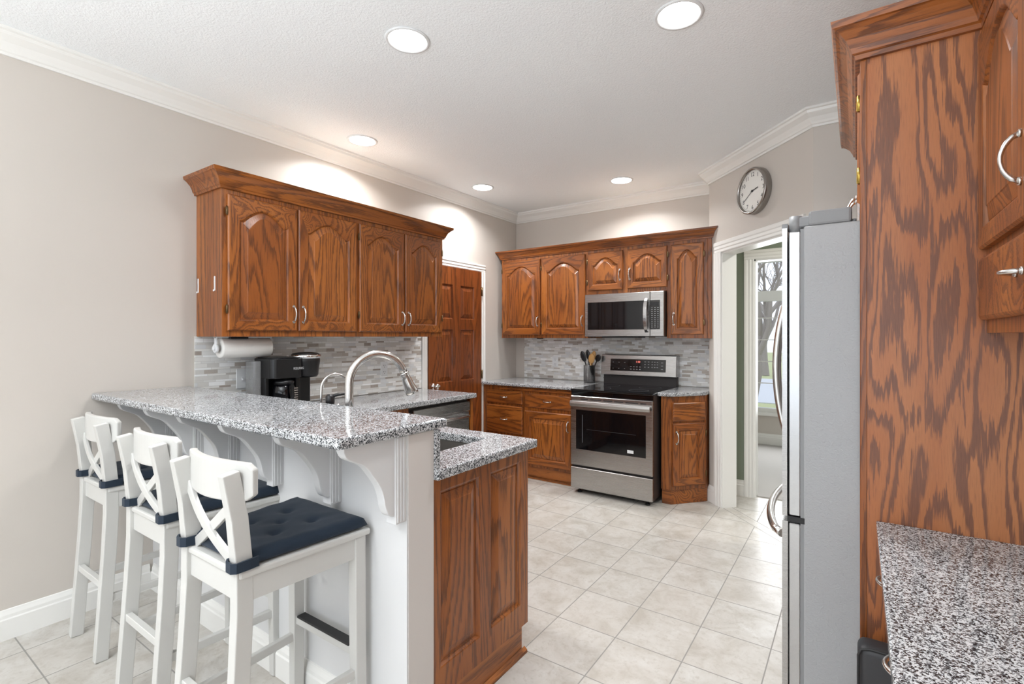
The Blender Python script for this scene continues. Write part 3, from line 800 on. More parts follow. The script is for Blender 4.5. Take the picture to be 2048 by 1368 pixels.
# --- stove
t = thing('electric_range', 'stainless steel electric range with black glass cooktop', 'stove', (0, 0, 0))
x0, x1 = -2.126, -1.374; yf = 3.865
b = MB(); b.box(x0, x1, yf, 4.53, .05, .905); b.done('body', 'darkside', t)
b = MB(); b.box(x0-.002, x1+.002, yf-.025, 4.50, .905, .922, bev=.005, seg=2); b.box(x0, x1, yf-.012, yf, .868, .905); b.done('cooktop', 'glass_b', t)
for cx, cy, r in ((-1.94, 4.02, .11), (-1.56, 4.02, .085), (-1.94, 4.30, .08), (-1.56, 4.30, .10)):
    b = MB(); b.lathe([(r, .9221), (r, .9224), (r-.003, .9224), (r-.003, .9221)], c=(cx, cy, 0), seg=40, close=True); b.done('burner_ring', 'dgrey', t)
b = MB(); b.box(x0, x1, yf-.028, yf, .250, .862, bev=.004); od = b.done('oven_door', 'steel', t)
b = MB(); b.box(x0+.055, x1-.055, yf-.0295, yf-.027, .395, .742); og = b.done('window', 'glass_b', od)
b = MB(); b.box(x0+.13, x1-.14, yf-.0302, yf-.0294, .455, .70); b.done('inner_pane', 'glass_b', od)
b = MB(); b.box(x0+.115, x0+.122, yf-.0308, yf-.0296, .455, .70); b.tube([(x0+.16, yf-.0305, .575), (x1-.14, yf-.0305, .575)], .0008, 6); b.done('rack_line', 'dgrey', od)
b = MB(); b.box(x1-.215, x1-.160, yf-.0312, yf-.0296, .418, .444); st_ = b.done('sticker', 'whitep', od)
b = MB(); b.prism([(yf-.028, .818), (yf-.062, .822), (yf-.070, .800), (yf-.064, .775), (yf-.052, .778), (yf-.050, .805), (yf-.028, .806)], 'x', x0+.01, x1-.01); b.done('handle', 'steel', od, bevel=.003)
b = MB()
for a_, c_ in ((.10, .17), (.19, .30), (.32, .40), (.42, .50), (.52, .63), (.65, .70)): b.box(x0+a_, x0+c_, yf-.0295, yf-.027, .832, .840)
b.done('vent_slot', 'blackm', od)
b = MB(); b.box(x0, x1, yf-.028, yf, .045, .232, bev=.004); b.done('storage_drawer', 'steel', t)
for fx in (x0+.06, x1-.06):
    for fy in (yf+.03, 4.45):
        b = MB(); b.cyl((fx, fy, .001), .02, .012, 'z', 12); b.cyl((fx, fy, .012), .008, .04, 'z', 8); b.done('foot', 'blackm', t)
b = MB(); b.box(x0+.01, x1-.01, 4.50, 4.565, .90, 1.02, bev=.003); b.done('riser', 'darkside', t)
b = MB(); b.prism([(4.455, 1.012), (4.475, 1.205), (4.485, 1.213), (4.565, 1.213), (4.565, 1.012)], 'x', x0, x1); cp = b.done('control_panel', 'steel', t, bevel=.004)
# tilted display on the control panel
tilt = math.atan2(.020, .193)
FP = frame((x0, 4.4555, 1.012), (1, 0)) @ Matrix.Rotation(-tilt, 4, 'X')
b = MB(); b.box(.10, .655, -.0025, .002, .042, .158, bev=.002); b.done('display', 'glass_b', cp, Mx=FP)
def on_panel(x, z, F=FP, y=-.0035): return F @ Matrix.Translation((x, y, z)) @ Matrix.Rotation(PI/2, 4, 'X')
text('clock_digits', '1:30', .026, 'red', cp, on_panel(.385, .132), .0003)
PB = [(cx, cz, .005, .0015) for cx in (.13, .19, .25) for cz in (.125, .065)]+[(cx, cz, .008, .002) for cx in (.315, .345, .375, .405) for cz in (.085, .062)]
PB += [(cx, cz, .006, .002) for cx in (.455, .490, .525, .550, .575) for cz in (.135, .11, .085)]+[(.62, cz, .010, .002) for cz in (.13, .10, .07)]
bt0 = None
for cx, cz, hw_, hh_ in PB:
    if bt0 is None: bt0 = bt = MB().box(-1, 1, -.0004, .0004, -1, 1).done('button', 'print', cp)
    else: bt = bt0.copy(); C.objects.link(bt)
    bt.matrix_local = FP @ Matrix.Translation((cx, -.0028, cz)) @ Matrix.Diagonal((hw_, 1, hh_, 1))

# --- microwave
t = thing('microwave_oven', 'stainless steel over-the-range microwave with curved handle', 'microwave')
x0, x1 = -2.160, -1.394; yf = 4.20
b = MB(); b.box(x0, x1, yf, YB-.01, 1.385, 1.785); b.box(x0+.15, x1-.25, yf+.03, yf+.2, 1.376, 1.386); b.done('body', 'darkside', t)
b = MB(); b.box(x0, x1-.125, yf-.026, yf, 1.388, 1.783, bev=.004); dm = b.done('door', 'steel', t)
b = MB(); b.box(x0+.032, x1-.165, yf-.028, yf-.025, 1.450, 1.707); b.done('window', 'glass_b', dm)
b = MB(); b.box(x1-.122, x1, yf-.026, yf, 1.388, 1.783, bev=.004); cpm = b.done('control_panel', 'steel', t)
b = MB(); b.box(x1-.122, x1-.033, yf-.028, yf-.025, 1.450, 1.707); b.done('keypad', 'glass_b', cpm)
b = MB(); b.box(x1-.115, x1-.045, yf-.029, yf-.0275, 1.655, 1.69); b.done('display', 'blackm', cpm)
bt0 = None
for r_ in range(11):
    for c_ in range(3):
        if bt0 is None: bt0 = bt = MB().box(-.005, .005, -.0005, .0005, -.0022, .0022).done('button', 'print', cpm)
        else: bt = bt0.copy(); C.objects.link(bt)
        bt.location = (x1-.104+c_*.027, yf-.0283, 1.640-r_*.017)
b = MB(); pts = []
for i in range(13):
    q = i/12; pts.append((x1-.150-.004, yf-.026-.050*math.sin(PI*q)**.6, 1.425+.30*q))
b.strip(pts, .030, .010, up=(0, -1, 0)); b.done('handle', 'steel_y', dm, bevel=.003)
b = MB(); b.box(x0+.024, x0+.034, yf-.0275, yf-.0255, 1.408, 1.418); b.done('logo', 'chrome', dm)

# --- fridge, its panel, the cabinet above
t = thing('refrigerator', 'stainless steel french door refrigerator with textured grey side', 'refrigerator', (0, 0, 0))
fy0, fy1 = 1.806, 2.70
b = MB(); b.box(-.142, XR-.03, fy0, fy1, .03, 1.742, bev=.004); b.done('cabinet_body', 'fridge_side', t)
b = MB(); b.box(-.152, -.142, fy0+.004, fy1-.004, .06, 1.735); b.done('gasket', 'grey', t)
for nm, ya, yb in (('door', fy0, 2.249), ('door', 2.257, fy1)):
    b = MB(); b.box(-.186, -.152, ya+.001, yb-.001, .800, 1.728, bev=.003); dk = b.done(nm, 'steel_y', t)
    b = MB()
    n = 10; yc = (fy0+fy1)/2; prof = []
    for i in range(n+1):
        y_ = ya+(yb-ya)*i/n; bow = .014*(1-((y_-yc)/((fy1-fy0)/2))**2)
        prof.append((-.205-bow, y_))
    b.prism(prof+[(-.190, yb), (-.190, ya)], 'z', .797, 1.742); b.done('door_skin', 'steel', dk)
    yh = ya+.42 if ya < 2 else ya+.03
    b = MB(); pts = []
    for i in range(17):
        q = i/16; pts.append((-.214-.062*math.sin(PI*q)**.75, yh, .93+.66*q))
    b.tube(pts, .013, 12); b.tube([(-.2, yh, 1.49), (-.25, yh, 1.49)], .007, 8); b.tube([(-.2, yh, 1.03), (-.25, yh, 1.03)], .007, 8); b.done('handle', 'nickel', dk)
b = MB(); b.box(-.186, -.152, fy0+.001, fy1-.001, .075, .775, bev=.003); dk = b.done('freezer_drawer', 'steel_y', t)
b = MB(); n = 12; yc = (fy0+fy1)/2
prof = [(-.205-.014*(1-((fy0+(fy1-fy0)*i/n-yc)/((fy1-fy0)/2))**2), fy0+(fy1-fy0)*i/n) for i in range(n+1)]
b.prism(prof+[(-.188, fy1), (-.188, fy0)], 'z', .06, .780); b.done('door_skin', 'steel', dk)
b = MB(); pts = [(-.212-.075*math.sin(PI*i/20)**.6, fy0+.06+(fy1-fy0-.12)*i/20, .715) for i in range(21)]
b.tube(pts, .014, 12); b.done('handle', 'nickel', dk)
b = MB(); b.box(-.19, -.13, fy0+.002, fy1-.002, .778, .797); b.done('divider', 'blackm', t)
b = MB()
b.box(-.130, -.012, fy0+.004, fy0+.085, 1.7425, 1.790, bev=.008, seg=2); b.cyl((-.168, fy0+.03, 1.729), .020, .052, 'z', 20); b.box(-.165, -.125, fy0+.014, fy0+.05, 1.7425, 1.778, bev=.004)
b.box(-.208, -.19, fy0+.02, fy0+.06, 1.735, 1.76); b.cyl((-.006, fy0+.03, 1.742), .006, .012, 'z', 10)
b.done('hinge_cover', 'grey', t)
for yy in (fy0+.06, fy1-.06):
    for xx in (-.10, .5): MB().cyl((xx, yy, .001), .02, .03, 'z', 12).done('foot', 'blackm', t)

PX = .009; PYF = 1.772
t = thing('refrigerator_cabinet', 'tall oak veneer side panel with crowned cabinet above the refrigerator', 'cabinet')
b = MB(); b.box(PX, XR-.001, PYF, PYF+.019, .001, 2.215); b.done('side_panel', 'panel', t)
b = MB(); b.box(PX-.0005, PX+.018, PYF-.0012, PYF+.024, .001, 2.214, bev=.002); b.done('edge_strip', 'oz', t)
b = MB(); b.box(PX+.012, XR-.001, PYF+.019, 2.74, 1.80, 2.30); b.box(PX, PX+.012, PYF+.024, 2.74, 2.17, 2.214); b.done('carcass', 'oz', t)
b = MB(); b.box(PX, XR-.001, 2.722, 2.74, .001, 1.80); b.done('far_panel', 'oz', t)
b = MB(); b.sweep([(.292, .55), (.292, PYF), (PX, PYF), (PX, 2.74), (.3, 2.74)], crown_prof(2.213, 1.05), -1)
crown_r = b.done('crown', 'ox', t)
FF = frame((PX+.012, 0, 0), (0, -1))
for i, (ya, yb) in enumerate([(1.80, 2.262), (2.272, 2.73)]):
    wd = yb-ya
    d = door_mesh(wd, .40, .06).done('door', ('oz', 'oy'), t); d.matrix_local = FF @ Matrix.Translation((-yb, 0, 1.79))
    put_handle(d, .030 if i == 0 else wd-.03, .075)
    if i == 0:
        for hz_ in (.085, .305):
            b = MB(); b.box(wd-.002, wd+.006, -.021, .004, hz_-.024, hz_+.024, bev=.002); b.cyl((wd+.004, -.014, hz_-.024), .0055, .048, 'z', 10); b.done('hinge', 'brass', d)

# --- desk and the cabinets over it
t = thing('wall_cabinet', 'oak wall cabinet with arched door over small drawer, above the desk at the right edge', 'cabinet')
b = MB(); b.box(.292, XR-.001, .55, PYF-.001, 1.395, 2.212); b.done('carcass', 'oz', t)
FR = frame((.292, 0, 0), (0, -1))
for i, (ya, yb) in enumerate([(1.325, 1.765), (.95, 1.315), (.58, .94)]):
    wd = yb-ya
    d = door_mesh(wd, .575, .10, st=.050).done('door', ('oz', 'oy'), t); d.matrix_local = FR @ Matrix.Translation((-yb, 0, 1.618)); put_handle(d, wd-.026, .125)
    d = slab_mesh(wd, .165).done('drawer', 'oy', t); d.matrix_local = FR @ Matrix.Translation((-yb, 0, 1.430)); put_handle(d, wd-.032, .085, vertical=False, length=.05)
b = MB(); b.box(.048, XR-.001, .56, PYF-.001, .812, .842); tag(b.done('granite_slab', 'granite', bevel=.004), 'granite desk slab in the lower right corner', 'countertop')
t = thing('desk', 'oak desk drawers with nickel pulls under the granite desk top', 'desk')
b = MB(); b.box(.095, XR-.001, .60, PYF-.001, .70, .811); b.box(.095, XR-.001, .60, .98, .001, .70); b.done('carcass', 'oz', t)
FK = frame((.095, 0, 0), (0, -1))
for ya, yb in ((1.34, 1.755), (.99, 1.33), (.62, .975)):
    d = slab_mesh(yb-ya, .095).done('drawer', 'oy', t); d.matrix_local = FK @ Matrix.Translation((-yb, 0, .708)); put_handle(d, (yb-ya)/2, .05, vertical=False, length=.076)
# dark leather bag
t = thing('leather_bag', 'black leather bag with rounded corner standing below the desk by the oak panel', 'bag', (.0, 1.66, 0))
b = MB(); b.box(.002, .36, 0, .075, .001, .515, bev=.022, seg=4); b.done('shell', 'leather', t, smooth=True)
b = MB(); b.tube([(.004, -.001, .03), (.004, -.001, .49), (.012, -.002, .508), (.03, -.002, .514), (.34, -.002, .514)], .0035, 8); b.done('piping', 'blackm', t)

# ================================================================ LAMPS
cans = [(-1.755, 1.595), (-.640, 2.115), (-2.918, 2.232), (-2.90, 3.55), (-1.742, 4.07)]
cnames = ['recessed ceiling light at the top of the view, above the bar', 'recessed ceiling light nearest the tall oak panel', 'recessed ceiling light above the left wall cabinet', 'recessed ceiling light near the left rear corner of the room', 'recessed ceiling light in front of the back wall, above the microwave']
for (x, y), lb in zip(cans, cnames):
    t = thing('ceiling_light', lb, 'light', (x, y, ZC), group='recessed ceiling lights')
    b = MB(); b.lathe([(.104, 0), (.102, -.005), (.092, -.007), (.086, -.003), (.086, 0)], seg=48, close=True); b.done('trim_ring', 'whitep', t)
    b = MB(); b.cyl((0, 0, -.001), .087, -.0025, 'z', 48); b.done('lens', 'lens', t)
    a = area('lamp_light', (x, y, ZC-.009), (0, 0, 0), .16, .16, 10.5, (0.99, .99, 1), 'DISK', math.radians(142))
# unseen lights of the same grid, behind the camera
for x, y in ((-1.75, -.6), (-.64, -1.6), (-2.9, -.9)):
    area('lamp_light', (x, y, ZC-.009), (0, 0, 0), .16, .16, 6.0, (0.99, .99, 1), 'DISK', math.radians(128))
area('lamp_light', (.9, 4.1, ZC-.03), (0, 0, 0), .3, .3, 28.0, (1, .97, .92), 'DISK')

# ================================================================ SMALL THINGS
# wall clock on the diagonal wall
cr = .165
t = thing('wall_clock', 'round silver wall clock on the diagonal wall above the doorway', 'clock')
FC = FD @ Matrix.Translation((.622, 0, 2.435))
b = MB(); b.lathe([(cr-.004, 0), (cr, -.006), (cr, -.050), (cr-.006, -.056), (cr-.016, -.054), (cr-.018, -.040), (cr-.018, 0)], axis='y', seg=56, close=True); b.done('rim', 'pewter', t, Mx=FC)
b = MB(); b.cyl((0, -.001, 0), cr-.017, -.035, 'y', 56); b.done('face', 'clock_face', t, Mx=FC)
for h_ in range(1, 13):
    a = 2*PI*h_/12; rr = .118
    text('numeral', str(h_), .042, 'black', t, FC @ Matrix.Translation((rr*math.sin(a), -.0365, rr*math.cos(a))) @ Matrix.Rotation(PI/2, 4, 'X'), .0003)
b = MB()
for h_ in range(60):
    a = 2*PI*h_/60; b.box(-.0006, .0006, -.0368, -.0358, .136, .141, Mx=Matrix.Rotation(a, 4, 'Y'))
b.done('minute_marks', 'blackm', t, Mx=FC)
for ang_, ln_, wd_, nm in ((80, .066, .007, 'hour_hand'), (240, .105, .004, 'minute_hand')):
    b = MB(); b.box(-wd_/2, wd_/2, -.0405, -.0395, -.015, ln_); b.done(nm, 'black', t, Mx=FC @ Matrix.Rotation(math.radians(ang_), 4, 'Y'))
b = MB(); b.cyl((0, -.036, 0), .008, -.007, 'y', 16); b.done('hub', 'black', t, Mx=FC)

# outlets and switch plate
def outlet(Mx, label):
    t = thing('wall_outlet', label, 'outlet')
    b = MB(); b.box(-.036, .036, -.006, 0, -.058, .058, bev=.003); b.done('plate', 'whitep', t, Mx=Mx)
    b = MB()
    for z in (-.026, .026):
        b.box(-.009, -.006, -.0066, -.0058, z-.004, z+.008); b.box(.006, .009, -.0066, -.0058, z-.004, z+.008); b.cyl((0, -.0058, z-.012), .003, -.0008, 'y', 8)
    b.done('socket', 'dgrey', t, Mx=Mx)
outlet(frame((XL+.008, 2.690, 1.122), (0, 1)), 'white wall outlet on the left mosaic, behind the faucet')
outlet(frame((-2.722, YB-.008, 1.115), (1, 0)), 'white wall outlet on the back mosaic, left of the utensil holder')
F = frame((XL+.008, 1.62, 1.120), (0, 1))
t = thing('light_switch', 'white triple toggle switch plate on the left mosaic', 'switch')
b = MB(); b.box(-.082, .082, -.006, 0, -.062, .062, bev=.004); b.done('plate', 'whitep', t, Mx=F)
for cx in (-.046, 0, .046):
    b = MB(); b.box(cx-.005, cx+.005, -.008, -.005, -.012, .012); b.prism([(-.005, -.004), (-.020, -.010), (-.021, -.002), (-.006, .008)], 'x', cx-.004, cx+.004); b.done('toggle', 'whitep', t, Mx=F)
    
# paper towel
t = thing('paper_towel_holder', 'white paper towel holder fixed under the left wall cabinet', 'holder', (-3.09, 1.52, 0))
b = MB()
for s_, y_ in ((-1, -.165), (1, .150)):
    b.box(-.012, .012, y_-.004, y_+.004, 1.30, 1.384, bev=.002); b.cyl((0, y_-.006, 1.318), .026, .012, 'y', 20)
b.box(-.02, .02, -.169, .154, 1.379, 1.3845); b.cyl((0, -.18, 1.318), .012, .02, 'y', 14)
b.done('bracket', 'whitep', t)
b = MB(); b.lathe([(.020, -.145), (.056, -.145), (.058, -.140), (.058, .135), (.056, .140), (.020, .140)], axis='y', c=(0, 0, 1.318), seg=40, close=True)
o = b.done('paper_towel_roll', 'paper', loc=(-3.09, 1.52, 0)); tag(o, 'white quilted paper towel roll hanging under the left cabinet', 'paper towel')
# under-cabinet gadgets
tag(MB().box(-3.15, -3.05, 1.415, 1.52, 1.372, 1.3845, bev=.003).done('cabinet_light', 'black'), 'flat dark puck light under the left wall cabinet', 'light')
tag(MB().box(-2.84, -2.78, 4.38, 4.42, 1.362, 1.3715, bev=.002).done('cabinet_light', 'black'), 'flat dark puck light under the back wall cabinet', 'light')

# coffee maker
t = thing('coffee_maker', 'black coffee maker with glass carafe and silver rimmed pod head', 'coffee maker', (-3.02, 1.755, CT), rz=0)
# faces +x (into the room)
b = MB()
def rrect(x0, x1, y0, y1, r, n=5):
    P = []
    for cx, cy, a0 in ((x1-r, y1-r, 0), (x0+r, y1-r, PI/2), (x0+r, y0+r, PI), (x1-r, y0+r, 1.5*PI)):
        for i in range(n+1): a = a0+PI/2*i/n; P.append((cx+r*math.cos(a), cy+r*math.sin(a)))
    return P
b.prism(rrect(-.13, -.02, -.165, .165, .02), 'z', 0, .30); b.prism(rrect(-.13, .12, -.165, .165, .03), 'z', 0, .025)
b.prism(rrect(-.13, .105, -.165, .035, .035), 'z', .205, .325); b.prism(rrect(-.13, .02, -.165, -.135, .01), 'z', .02, .21); b.prism(rrect(-.13, .03, .025, .06, .01), 'z', .02, .21)
b.prism(rrect(-.12, .09, -.155, .03, .04), 'z', .325, .333)
b.done('body', 'black', t, bevel=.006)
b = MB(); b.lathe([(.070, .2), (.078, .215), (.082, .26), (.088, .30), (.088, .318), (.082, .325)], c=(.02, .098, 0), seg=36); b.done('pod_housing', 'black', t)
b = MB(); b.lathe([(.087, .318), (.096, .322), (.098, .340), (.092, .345), (.086, .345)], c=(.02, .098, 0), seg=36, close=True); b.done('silver_rim', 'chrome', t)
b = MB(); b.lathe([(.090, .343), (.075, .354), (.04, .36), (0, .361)], c=(.02, .098, 0), seg=36); b.done('pod_lid', 'black', t)
b = MB(); b.lathe([(.055, .026), (.066, .05), (.068, .10), (.060, .15), (.052, .165)], c=(.045, -.06, 0), seg=32); b.done('carafe', 'glass_b', t)
b = MB(); b.lathe([(.056, .165), (.058, .182), (.045, .195), (0, .197)], c=(.045, -.06, 0), seg=32); b.strip([(.10, -.06, .17), (.135, -.06, .165), (.14, -.06, .10), (.12, -.06, .05)], .018, .012, up=(1, 0, 0)); b.done('carafe_handle', 'black', t)
b = MB()
for i in range(7): b.box(.1125, .1145, -.035, -.010, .055+i*.014, .060+i*.014)
b.done('level_marks', 'chrome', t)
b = MB(); b.prism(rrect(-.12, -.01, -.215, -.167, .015), 'z', .06, .31); b.done('water_tank', 'amber', t, bevel=.003)
text('brand_lettering', 'KEURIG', .020, 'print', t, Matrix.Translation((.1065, .0, .262)) @ Matrix.Rotation(PI/2, 4, 'Z') @ Matrix.Rotation(PI/2, 4, 'X'), .0004)
b = MB(); b.tube([(-3.16, 1.555, .945), (-3.18, 1.50, 1.0), (-3.20, 1.46, 1.02), (-3.21, 1.42, .99), (-3.225, 1.40, .96), (-3.225, 1.38, .932)], .005, 8); tag(b.done('power_cord', 'blackm'), 'black power cord looping left of the coffee maker', 'cord')

# utensil crock with utensils
ux, uy = -2.235, 4.42
t = thing('utensil_holder', 'perforated steel utensil holder on the counter left of the stove', 'utensil holder', (ux, uy, .926))
b = MB(); b.lathe([(.058, 0), (.058, .172), (.060, .175), (.056, .175), (.054, .172), (.054, .003), (0, .003)], seg=36); b.done('cup', 'steel', t)
b = MB()
for i in range(24):
    a = 2*PI*i/24
    for j in range(11):
        zz = .022+j*.014; p0 = Vector((.0582*math.cos(a), .0582*math.sin(a), zz)); nn = Vector((math.cos(a), math.sin(a), 0)); uu = Vector((-math.sin(a), math.cos(a), 0))
        b.quadface([b.b.verts.new(p0+nn*.0003+uu*.0034*math.cos(q)+Vector((0, 0, .0042*math.sin(q)))) for q in (0, PI/3, 2*PI/3, PI, 4*PI/3, 5*PI/3)])
b.done('perforation', 'blackm', t)
def utensil(name, label, cat, base, tip, head, mat, hr=.006):
    b = MB(); p0 = Vector(base); p1 = Vector(tip); b.tube([p0, p0.lerp(p1, .5), p1], hr, 10)
    d = (p1-p0).normalized(); L_, W_ = head
    pts = [p1+d*L_*q for q in (0, .08, .25, .5, .75, .92, 1)]
    b.tube(pts, [W_*q for q in (.25, .6, .9, 1, .9, .55, .15)], 14, rx=.006, up=(0, 1, 0))
    return tag(b.done(name, mat), label, cat, 'cooking utensils in the steel holder')
zc = .935
utensil('cooking_spoon', 'black cooking spoon leaning farthest left in the steel utensil holder', 'utensil', (ux+.02, uy, zc), (ux-.045, uy-.01, zc+.20), (.11, .030), 'black')
utensil('spatula', 'black spatula standing left of the wooden spoon in the steel holder', 'utensil', (ux+.01, uy+.02, zc), (ux-.02, uy+.02, zc+.22), (.10, .022), 'black')
utensil('wooden_spoon', 'pale wooden spoon standing in the steel utensil holder, in front', 'utensil', (ux, uy-.02, zc), (ux+.032, uy-.03, zc+.185), (.10, .035), 'wood_sp', .008)
utensil('wooden_turner', 'pale wooden turner standing behind the wooden spoon in the steel holder', 'utensil', (ux-.01, uy+.0, zc), (ux+.03, uy+.01, zc+.21), (.10, .026), 'wood_sp', .007)
utensil('ladle', 'black ladle leaning right in the steel utensil holder', 'utensil', (ux-.02, uy+.01, zc), (ux+.08, uy-.0, zc+.205), (.075, .030), 'black')

# ================================================================ BAR STOOLS
def build_stool():
    t = thing('bar_stool', '', 'stool', (0, 0, 0), group='white bar stools along the bar')
    W, Wr = .198, .172
    zt = .735
    b = MB(); b.prism([(-Wr-.006, -.205), (Wr+.006, -.205), (W+.014, .205), (-W-.014, .205)], 'z', zt-.022, zt); b.done('seat', 'white', t, bevel=.006)
    b = MB(); zl, zh = zt-.092, zt-.022
    b.prism([(-Wr, -.198), (Wr, -.198), (Wr, -.178), (-Wr, -.178)], 'z', zl, zh); b.prism([(-W, .165), (W, .165), (W, .185), (-W, .185)], 'z', zl, zh)
    for s_ in (-1, 1): b.prism([(s_*Wr, -.19), (s_*W, .18), (s_*(W-.018), .18), (s_*(Wr-.018), -.19)], 'z', zl, zh)
    b.done('apron', 'white', t, bevel=.002)
    for s_ in (-1, 1):
        b = MB(); b.strip([(s_*(W-.016), .172, zh), (s_*(W-.016), .174, .4), (s_*(W-.012), .178, .001)], .040, .040, up=(0, 1, 0), widths=[.042, .040, .034]); b.done('leg', 'white', t, bevel=.003)
        # rear leg sweeping back, continuing as the back post
        b = MB(); pts = [(s_*(Wr-.010), -.225, .001), (s_*(Wr-.012), -.212, .2), (s_*(Wr-.014), -.196, .45), (s_*(Wr-.016), -.188, .62), (s_*(Wr-.017), -.188, .74), (s_*(Wr-.018), -.200, .88), (s_*(Wr-.019), -.222, 1.010)]
        b.strip(pts, .034, .046, up=(0, 1, 0), widths=[.034, .036, .038, .040, .038, .036, .032]); b.done('leg', 'white', t, bevel=.003)
    # curved top rail in front of the posts
    b = MB(); n = 18; A_ = []; B_ = []
    rings = []
    for i in range(n+1):
        q = -1+2*i/n; x = q*.192; cy = -.168-.040*(1-q*q)+.0
        top = 1.034-.004*q*q; bot = .918+.010*q*q
        ee = max(0, abs(q)-.9)/.1; top -= .016*ee*ee; bot += .014*ee*ee
        nrm = Vector((.40*q*(-1), 1, 0)).normalized(); c = Vector((x, cy, 0))
        th_ = .011
        rings.append([b.b.verts.new((c+nrm*o_+Vector((0, 0, z_)))) for o_, z_ in ((-th_, bot), (th_, bot), (th_, top), (-th_, top))])
    for A, B in zip(rings, rings[1:]):
        for k_ in range(4): b.quadface([A[k_], A[(k_+1) % 4], B[(k_+1) % 4], B[k_]], 0, False)
    b.quadface(rings[0]); b.quadface(list(reversed(rings[-1])))
    b.done('top_rail', 'white', t, bevel=.005)
    # curved X slats
    for s_ in (-1, 1):
        b = MB(); pts = []
        for i in range(11):
            q = i/10; x = s_*(-.143+.286*q)
            z = .735+.195*q; x += s_*.018*math.sin(PI*q)*(1 if q < .5 else 1)
            pts.append((x, -.190-.012*math.sin(PI*q)-.010*q+(.008 if s_ > 0 else 0), z))
        b.strip(pts, .030, .012, up=(0, 1, 0)); b.done('back_slat', 'white', t, bevel=.002)
    # stretchers
    b = MB(); b.box(-W+.03, W-.03, .162, .188, .305, .335, bev=.002); fr = b.done('footrest_bar', 'white', t)
    b = MB(); b.box(-W+.045, W-.045, .158, .192, .333, .342, bev=.002); b.done('foot_plate', 'blackm', fr)
    b = MB(); b.box(-Wr+.03, Wr-.03, -.222, -.200, .30, .328, bev=.002); b.done('stretcher', 'white', t)
    for s_ in (-1, 1):
        for z in (.255,):
            b = MB(); b.strip([(s_*(Wr-.012), -.20, z), (s_*(W-.014), .17, z)], .020, .030, up=(0, 0, 1)); b.done('stretcher', 'white', t, bevel=.002)
    return t
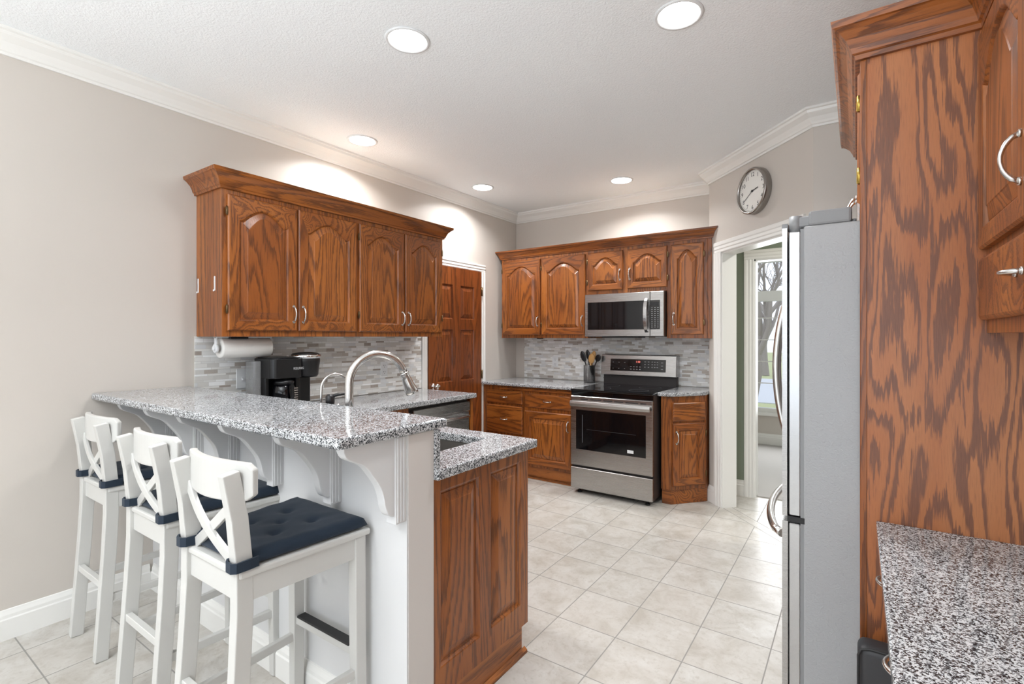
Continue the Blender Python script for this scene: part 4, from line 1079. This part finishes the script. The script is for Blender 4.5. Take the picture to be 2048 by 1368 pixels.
def build_cushion():
    t = thing('seat_cushion', '', 'cushion', group='navy tufted cushions tied on the stools')
    b = MB(); nx, ny = 44, 44; tt = .030
    tufts = [(-.075, -.05), (.075, -.05), (-.075, .075), (.075, .075), (0, .012)]
    def half(y): return .168+.036*(y+.19)/.39
    top = {}; botm = {}
    for j in range(ny+1):
        for i in range(nx+1):
            u_ = -1+2*i/nx; v_ = -1+2*j/ny
            y = .004+v_*.193; hw = half(y)
            x = u_*hw
            e = max(abs(u_), abs(v_)); ex = (1-abs(u_))*hw; ey = (1-abs(v_))*.193; d = min(ex, ey)
            ed = min(1, d/.028); prof = math.sqrt(max(0, 1-(1-ed)**2))
            cr_ = 0
            # soft rounded corners
            z = .737+.010+(tt)*prof
            for tx, ty in tufts:
                r2 = (x-tx)**2+(y-ty)**2; z -= .013*math.exp(-r2/(.016**2))+.004*math.exp(-r2/(.045**2))
            z += .0025*noise.noise(Vector((x*22, y*22, 3.1)))
            wob = .003*noise.noise(Vector((x*14, y*14, 9.0)))
            top[i, j] = b.b.verts.new((x*(1+wob), y+wob, z)); botm[i, j] = b.b.verts.new((x*.985, .004+(y-.004)*.985, .7375+(0.006 if d < .001 else 0)))
    for j in range(ny):
        for i in range(nx):
            b.quadface([top[i, j], top[i+1, j], top[i+1, j+1], top[i, j+1]], 0, True)
            b.quadface([botm[i, j+1], botm[i+1, j+1], botm[i+1, j], botm[i, j]], 0, True)
    for i in range(nx):
        b.quadface([botm[i, 0], botm[i+1, 0], top[i+1, 0], top[i, 0]], 0, True); b.quadface([top[i, ny], top[i+1, ny], botm[i+1, ny], botm[i, ny]], 0, True)
    for j in range(ny):
        b.quadface([top[0, j], top[0, j+1], botm[0, j+1], botm[0, j]], 0, True); b.quadface([botm[nx, j], botm[nx, j+1], top[nx, j+1], top[nx, j]], 0, True)
    b.done('pad', 'navy', t)
    for s_ in (-1, 1):
        x0_ = s_*.156; b = MB()
        pts = [(x0_-s_*.030, -.178, .752), (x0_-s_*.026, -.214, .752), (x0_-s_*.012, -.222, .751), (x0_+s_*.012, -.222, .750), (x0_+s_*.025, -.214, .751), (x0_+s_*.027, -.180, .752), (x0_+s_*.025, -.155, .752)]
        b.strip(pts, .026, .005, up=(0, 0, 1)) if False else None
        # band standing upright: thickness across, height along z
        P_ = [Vector(p) for p in pts]; rings = []
        for i, p in enumerate(P_):
            t_ = (P_[min(i+1, len(P_)-1)]-P_[max(i-1, 0)]).normalized(); sd = t_.cross(Vector((0, 0, 1))).normalized()
            rings.append([b.b.verts.new(p+sd*a_*.003+Vector((0, 0, c_*.014))) for a_, c_ in ((-1, -1), (1, -1), (1, 1), (-1, 1))])
        for A, B in zip(rings, rings[1:]):
            for k_ in range(4): b.quadface([A[k_], A[(k_+1) % 4], B[(k_+1) % 4], B[k_]])
        b.quadface(rings[0]); b.quadface(list(reversed(rings[-1])))
        b.done('strap', 'navy', t)
    return t
st0 = build_stool(); cu0 = build_cushion()
spots = [(-1.592, .885, 'nearest the free end of the bar'), (-2.180, .925, 'in the middle of the three'), (-2.858, .955, 'nearest the left wall')]
for i, (x, y, lb) in enumerate(spots):
    s_ = st0 if i == 0 else copy_tree(st0); c_ = cu0 if i == 0 else copy_tree(cu0)
    s_.location = (x, y, 0); c_.location = (x, y, 0)
    s_['label'] = 'white wooden bar stool with crossed back, '+lb
    c_['label'] = 'navy tufted cushion on the white stool '+lb

# ================================================================ OUTSIDE THE FAR WINDOW
b = MB(); b.box(-25, 20, 7.3, 60, -.40, -.35); o = b.done('lawn', 'grass'); o['kind'] = 'structure'; o['label'] = 'pale winter lawn outside the window'
b = MB(); b.box(-25, 20, 14, 22, -.35, -.33); o = b.done('street', 'road'); o['kind'] = 'structure'; o['label'] = 'pale street outside the window'
def tree(x, y, h, seed, label):
    random.seed(seed); b = MB()
    def grow(p, d, l, r, dep):
        pts = [p]; q = p; dd = d.copy()
        for i in range(4):
            dd = (dd+Vector((random.uniform(-.18, .18), random.uniform(-.18, .18), random.uniform(-.05, .12)))).normalized(); q = q+dd*l/4; pts.append(q)
        b.tube(pts, [r*(1-.11*i) for i in range(5)], 6 if dep < 3 else 4, caps=False)
        if dep >= 5: return
        for i in range(3 if dep < 5 else 2):
            nd = (dd+Vector((random.uniform(-.9, .9), random.uniform(-.9, .9), random.uniform(-.25, .6)))).normalized()
            grow(pts[random.choice((2, 3, 4))] if i else q, nd, l*.72, r*.55, dep+1)
    grow(Vector((0, 0, 0)), Vector((0, 0, 1)), h*.30, h*.020, 0)
    o = b.done('bare_tree', 'bark', loc=(x, y, -.36)); tag(o, label, 'tree', 'bare trees outside the far window')
tree(-1.9, 11.5, 6.0, 5, 'bare branching tree nearest the far window')
tree(-3.4, 24, 9.0, 8, 'bare tree across the street seen through the far window')
